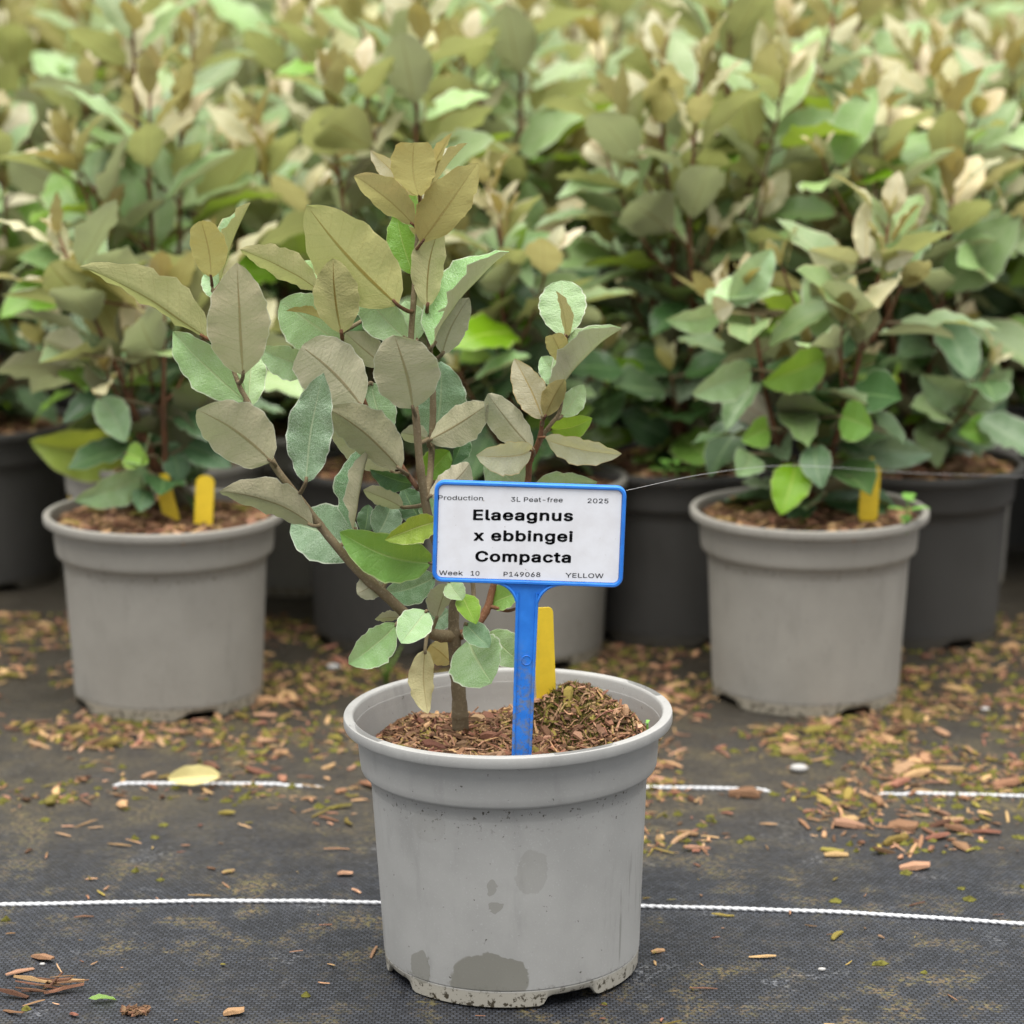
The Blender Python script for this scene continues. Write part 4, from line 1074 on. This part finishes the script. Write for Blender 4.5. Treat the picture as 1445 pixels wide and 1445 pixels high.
ZONE = [('bark chip lying on the bare black ground cover in front of the pots', lambda y: y < .16),
        ('bark chip lying near the broken second white thread', lambda y: y < .40),
        ('bark chip among the thick litter round the feet of the pots', lambda y: True)]
for k, (x, y, L, m_, a) in enumerate(items):
    o = link('bark_chip', chip_me(k % 20, m_), None, (x, y, .0012), (rs.gauss(0, .12), rs.gauss(0, .12), a))
    o.scale = (L, L * rs.uniform(.8, 1.4), L * .9)
    lab = next(l for l, f in ZONE if f(y)); tag(o, lab, 'bark chip', lab.replace('bark chip', 'bark chips', 1))
G = Geo(); Gm = Geo()
for c in cand:
    if c in ind: continue
    if rs.random() < .22:
        n_ = 5; h = rs.uniform(.0015, .004); q = rs.uniform(.002, .006)
        V = [(c[0] + q * math.cos(6.283 * i / n_) * rs.uniform(.6, 1.2), c[1] + q * math.sin(6.283 * i / n_) * rs.uniform(.6, 1.2), .0003) for i in range(n_)] + [(c[0] + rs.gauss(0, .001), c[1], h)]
        Gm.add(V, [(i, (i + 1) % n_, n_) for i in range(n_)], rnd=rs.random())
    else: add_chip(G, rs, (c[0], c[1], .001), c[2] * .85, .3)
for i in range(2600):
    y = rs.uniform(-.13, .6); x = rs.uniform(-.5, .5)
    if rs.random() > density(x, y) + .05 or math.hypot(x, y) < .077: continue
    add_chip(G, rs, (x, y, .0006), rs.uniform(.0015, .004), .4, rs.choice((1, 2, 3, 3)))
tag(link('bark_litter', G.mesh('bark_litter', CM, False)), 'fine bark crumbs scattered thickly between the pots', kind='stuff')
tag(link('moss_crumbs', Gm.mesh('moss_crumbs', [M_MOSS], False)), 'small olive moss crumbs mixed through the bark litter', kind='stuff')

# tangle of bark fibre, lower left
p = at_z(70, 1398); cl = empty('bark_tangle', (p[0], p[1], 0))
tag(cl, 'small dark tangle of shredded bark on the bare ground cover', 'bark')
for k in range(16):
    o = link('bark_strand', chip_me((0, 3, 5, 8, 11)[k % 5], (2, 2, 0, 1)[k % 4]), cl, (rs.gauss(0, .011), rs.gauss(0, .006), .0018 + k * .0003), (rs.gauss(0, .2), rs.gauss(0, .25), rs.gauss(.2, .5)))
    L = rs.uniform(.012, .026); o.scale = (L, L * .55, L * .7)
# dry brown tuft
p = at_z(193, 1428); G = Geo()
for k in range(90):
    a = rs.uniform(0, 6.28); q = .007 * math.sqrt(rs.random()); add_chip(G, rs, (p[0] + q * math.cos(a) * 1.2, p[1] + q * math.sin(a), .001), rs.uniform(.003, .007), .6, 2)
tag(link('dry_tuft', G.mesh('dry_tuft', CM, False)), 'round dry brown tuft near the bark tangle on the ground cover', 'tuft')
# fallen yellow leaf
v, f, uv = leaf_grid(14, 4, .038, .0165, .35, .25, .03, 2.0, (1.0, .6), 5, .4)
G = Geo(); G.add(v, f, 0, uv, rnd=.4); G.add(*tube([(0, -.006, 0), (0, -.002, .0003), (0, .002, 0)], .0006, 5), mat=1)
p = at_z(312, 1112); o = link('fallen_leaf', G.mesh('fallen_leaf', [LM['dead'], M_TWIG]), None, (p[0], p[1], .0095), (R(4), R(-46), R(97)))
tag(o, 'curled pale yellow fallen leaf lying on the ground cover by the second thread', 'leaf')
# green leaf scrap
v, f, uv = leaf_grid(8, 2, .016, .006, .4, .3, .03, 2.0, (1.0, .6), 9, .5)
p = at_z(150, 1416); G = Geo(); G.add(v, f, 0, uv)
tag(link('leaf_scrap', G.mesh('leaf_scrap', [LM['fresh']]), None, (p[0] - .01, p[1], .003), (0, .2, R(-80))), 'small green leaf scrap beside the bark tangle', 'leaf')
# pale grit
for k, (px, py, r_) in enumerate(((1128, 1089, .0055), (1160, 1370, .002), (470, 945, .005), (1390, 1003, .003), (60, 1362, .0015))):
    p = at_z(px, py); G = Geo(); rr = random.Random(k); V = []; F = []
    for i in range(5):
        for j in range(7):
            a, b = math.pi * i / 4, 6.283 * j / 7; q = r_ * rr.uniform(.75, 1.1)
            V.append((q * math.sin(a) * math.cos(b) * 1.3, q * math.sin(a) * math.sin(b), r_ * .55 * math.cos(a)))
    for i in range(4):
        for j in range(7): F.append((i * 7 + j, (i + 1) * 7 + j, (i + 1) * 7 + (j + 1) % 7, i * 7 + (j + 1) % 7))
    G.add(V, F)
    tag(link('pebble', G.mesh('pebble', [M_PEBBLE]), None, (p[0], p[1], r_ * .5)), 'small pale pebble lying on the ground among the bark chips', 'pebble', 'pale pebbles on the ground')

# ---- seedlings
def seedling(loc, s_, label, pairs=2, seed=0):
    r = random.Random(seed); root = empty('seedling', loc); tag(root, label, 'seedling', 'tiny green seedlings')
    G = Geo(); G.add(*tube([(0, 0, -.002), (.0005 * s_, 0, .5 * s_), (0, 0, s_)], .0007, 6)); link('stem', G.mesh('stem', [M_SEED]), root)
    for k in range(pairs):
        for q in (0, 1):
            a = k * 1.5 + q * 3.1 + r.uniform(-.3, .3); L = s_ * r.uniform(.55, .8)
            v, f, uv = leaf_grid(6, 2, L, L * .6, .2, .4, .02, 1.5, (1.0, .6), k + q)
            G = Geo(); G.add(v, f, 0, uv); o = link('leaf', G.mesh('leaf', [M_SEED]), root, (0, 0, s_ * (1 - .35 * k)), (R(20), 0, a))
p = at_y(1280, 742, .53); seedling((p[0], p[1], SOIL_Z), .024, 'green seedling at the rim of the pot with the pointed tag', 3, 1)
p = at_y(796, 1050, -.045); seedling((p[0], p[1], fz_hero(p[0], p[1])), .007, 'tiny two-leaved seedling beside the blue stake in the front pot', 1, 2)
p = at_y(925, 1016, -.01); seedling((.078, -.004, fz_hero(.078, -.004)), .007, 'tiny seedling against the inner wall of the front pot', 1, 4)
for k, px in enumerate((938, 955, 978)):
    p = at_y(px, 690, .715); seedling((p[0], p[1], SOIL_Z), .018, 'bright green weed in the charcoal pot beside the pot with the pointed tag', 2, 5 + k)
# thin weed behind the front pot
p = at_z(545, 968); root = empty('weed', (p[0], p[1], 0)); tag(root, 'thin green grassy weed growing from the ground behind the front pot', 'weed')
for k in range(4):
    a = k * 1.7; G = Geo(); G.add(*tube([(0, 0, 0), (.004 * math.cos(a), .004 * math.sin(a), .016), (.013 * math.cos(a), .008 * math.sin(a), .034)], [.0011, .0011, .0003], 5))
    link('blade', G.mesh('blade', [M_GRASS]), root)
# spider silk from the sign's corner
P = smooth_path([at_y(884, 692, -.06), at_y(1000, 668, .12), at_y(1120, 657, .3), at_y(1300, 668, .42), at_y(1470, 674, .52), at_y(1640, 690, .62)], 10)
G = Geo(); G.add(*tube(P, .00009, 4)); tag(link('spider_silk', G.mesh('spider_silk', [M_SILK])), 'single fine strand of spider silk stretching from the corner of the blue sign', 'silk')
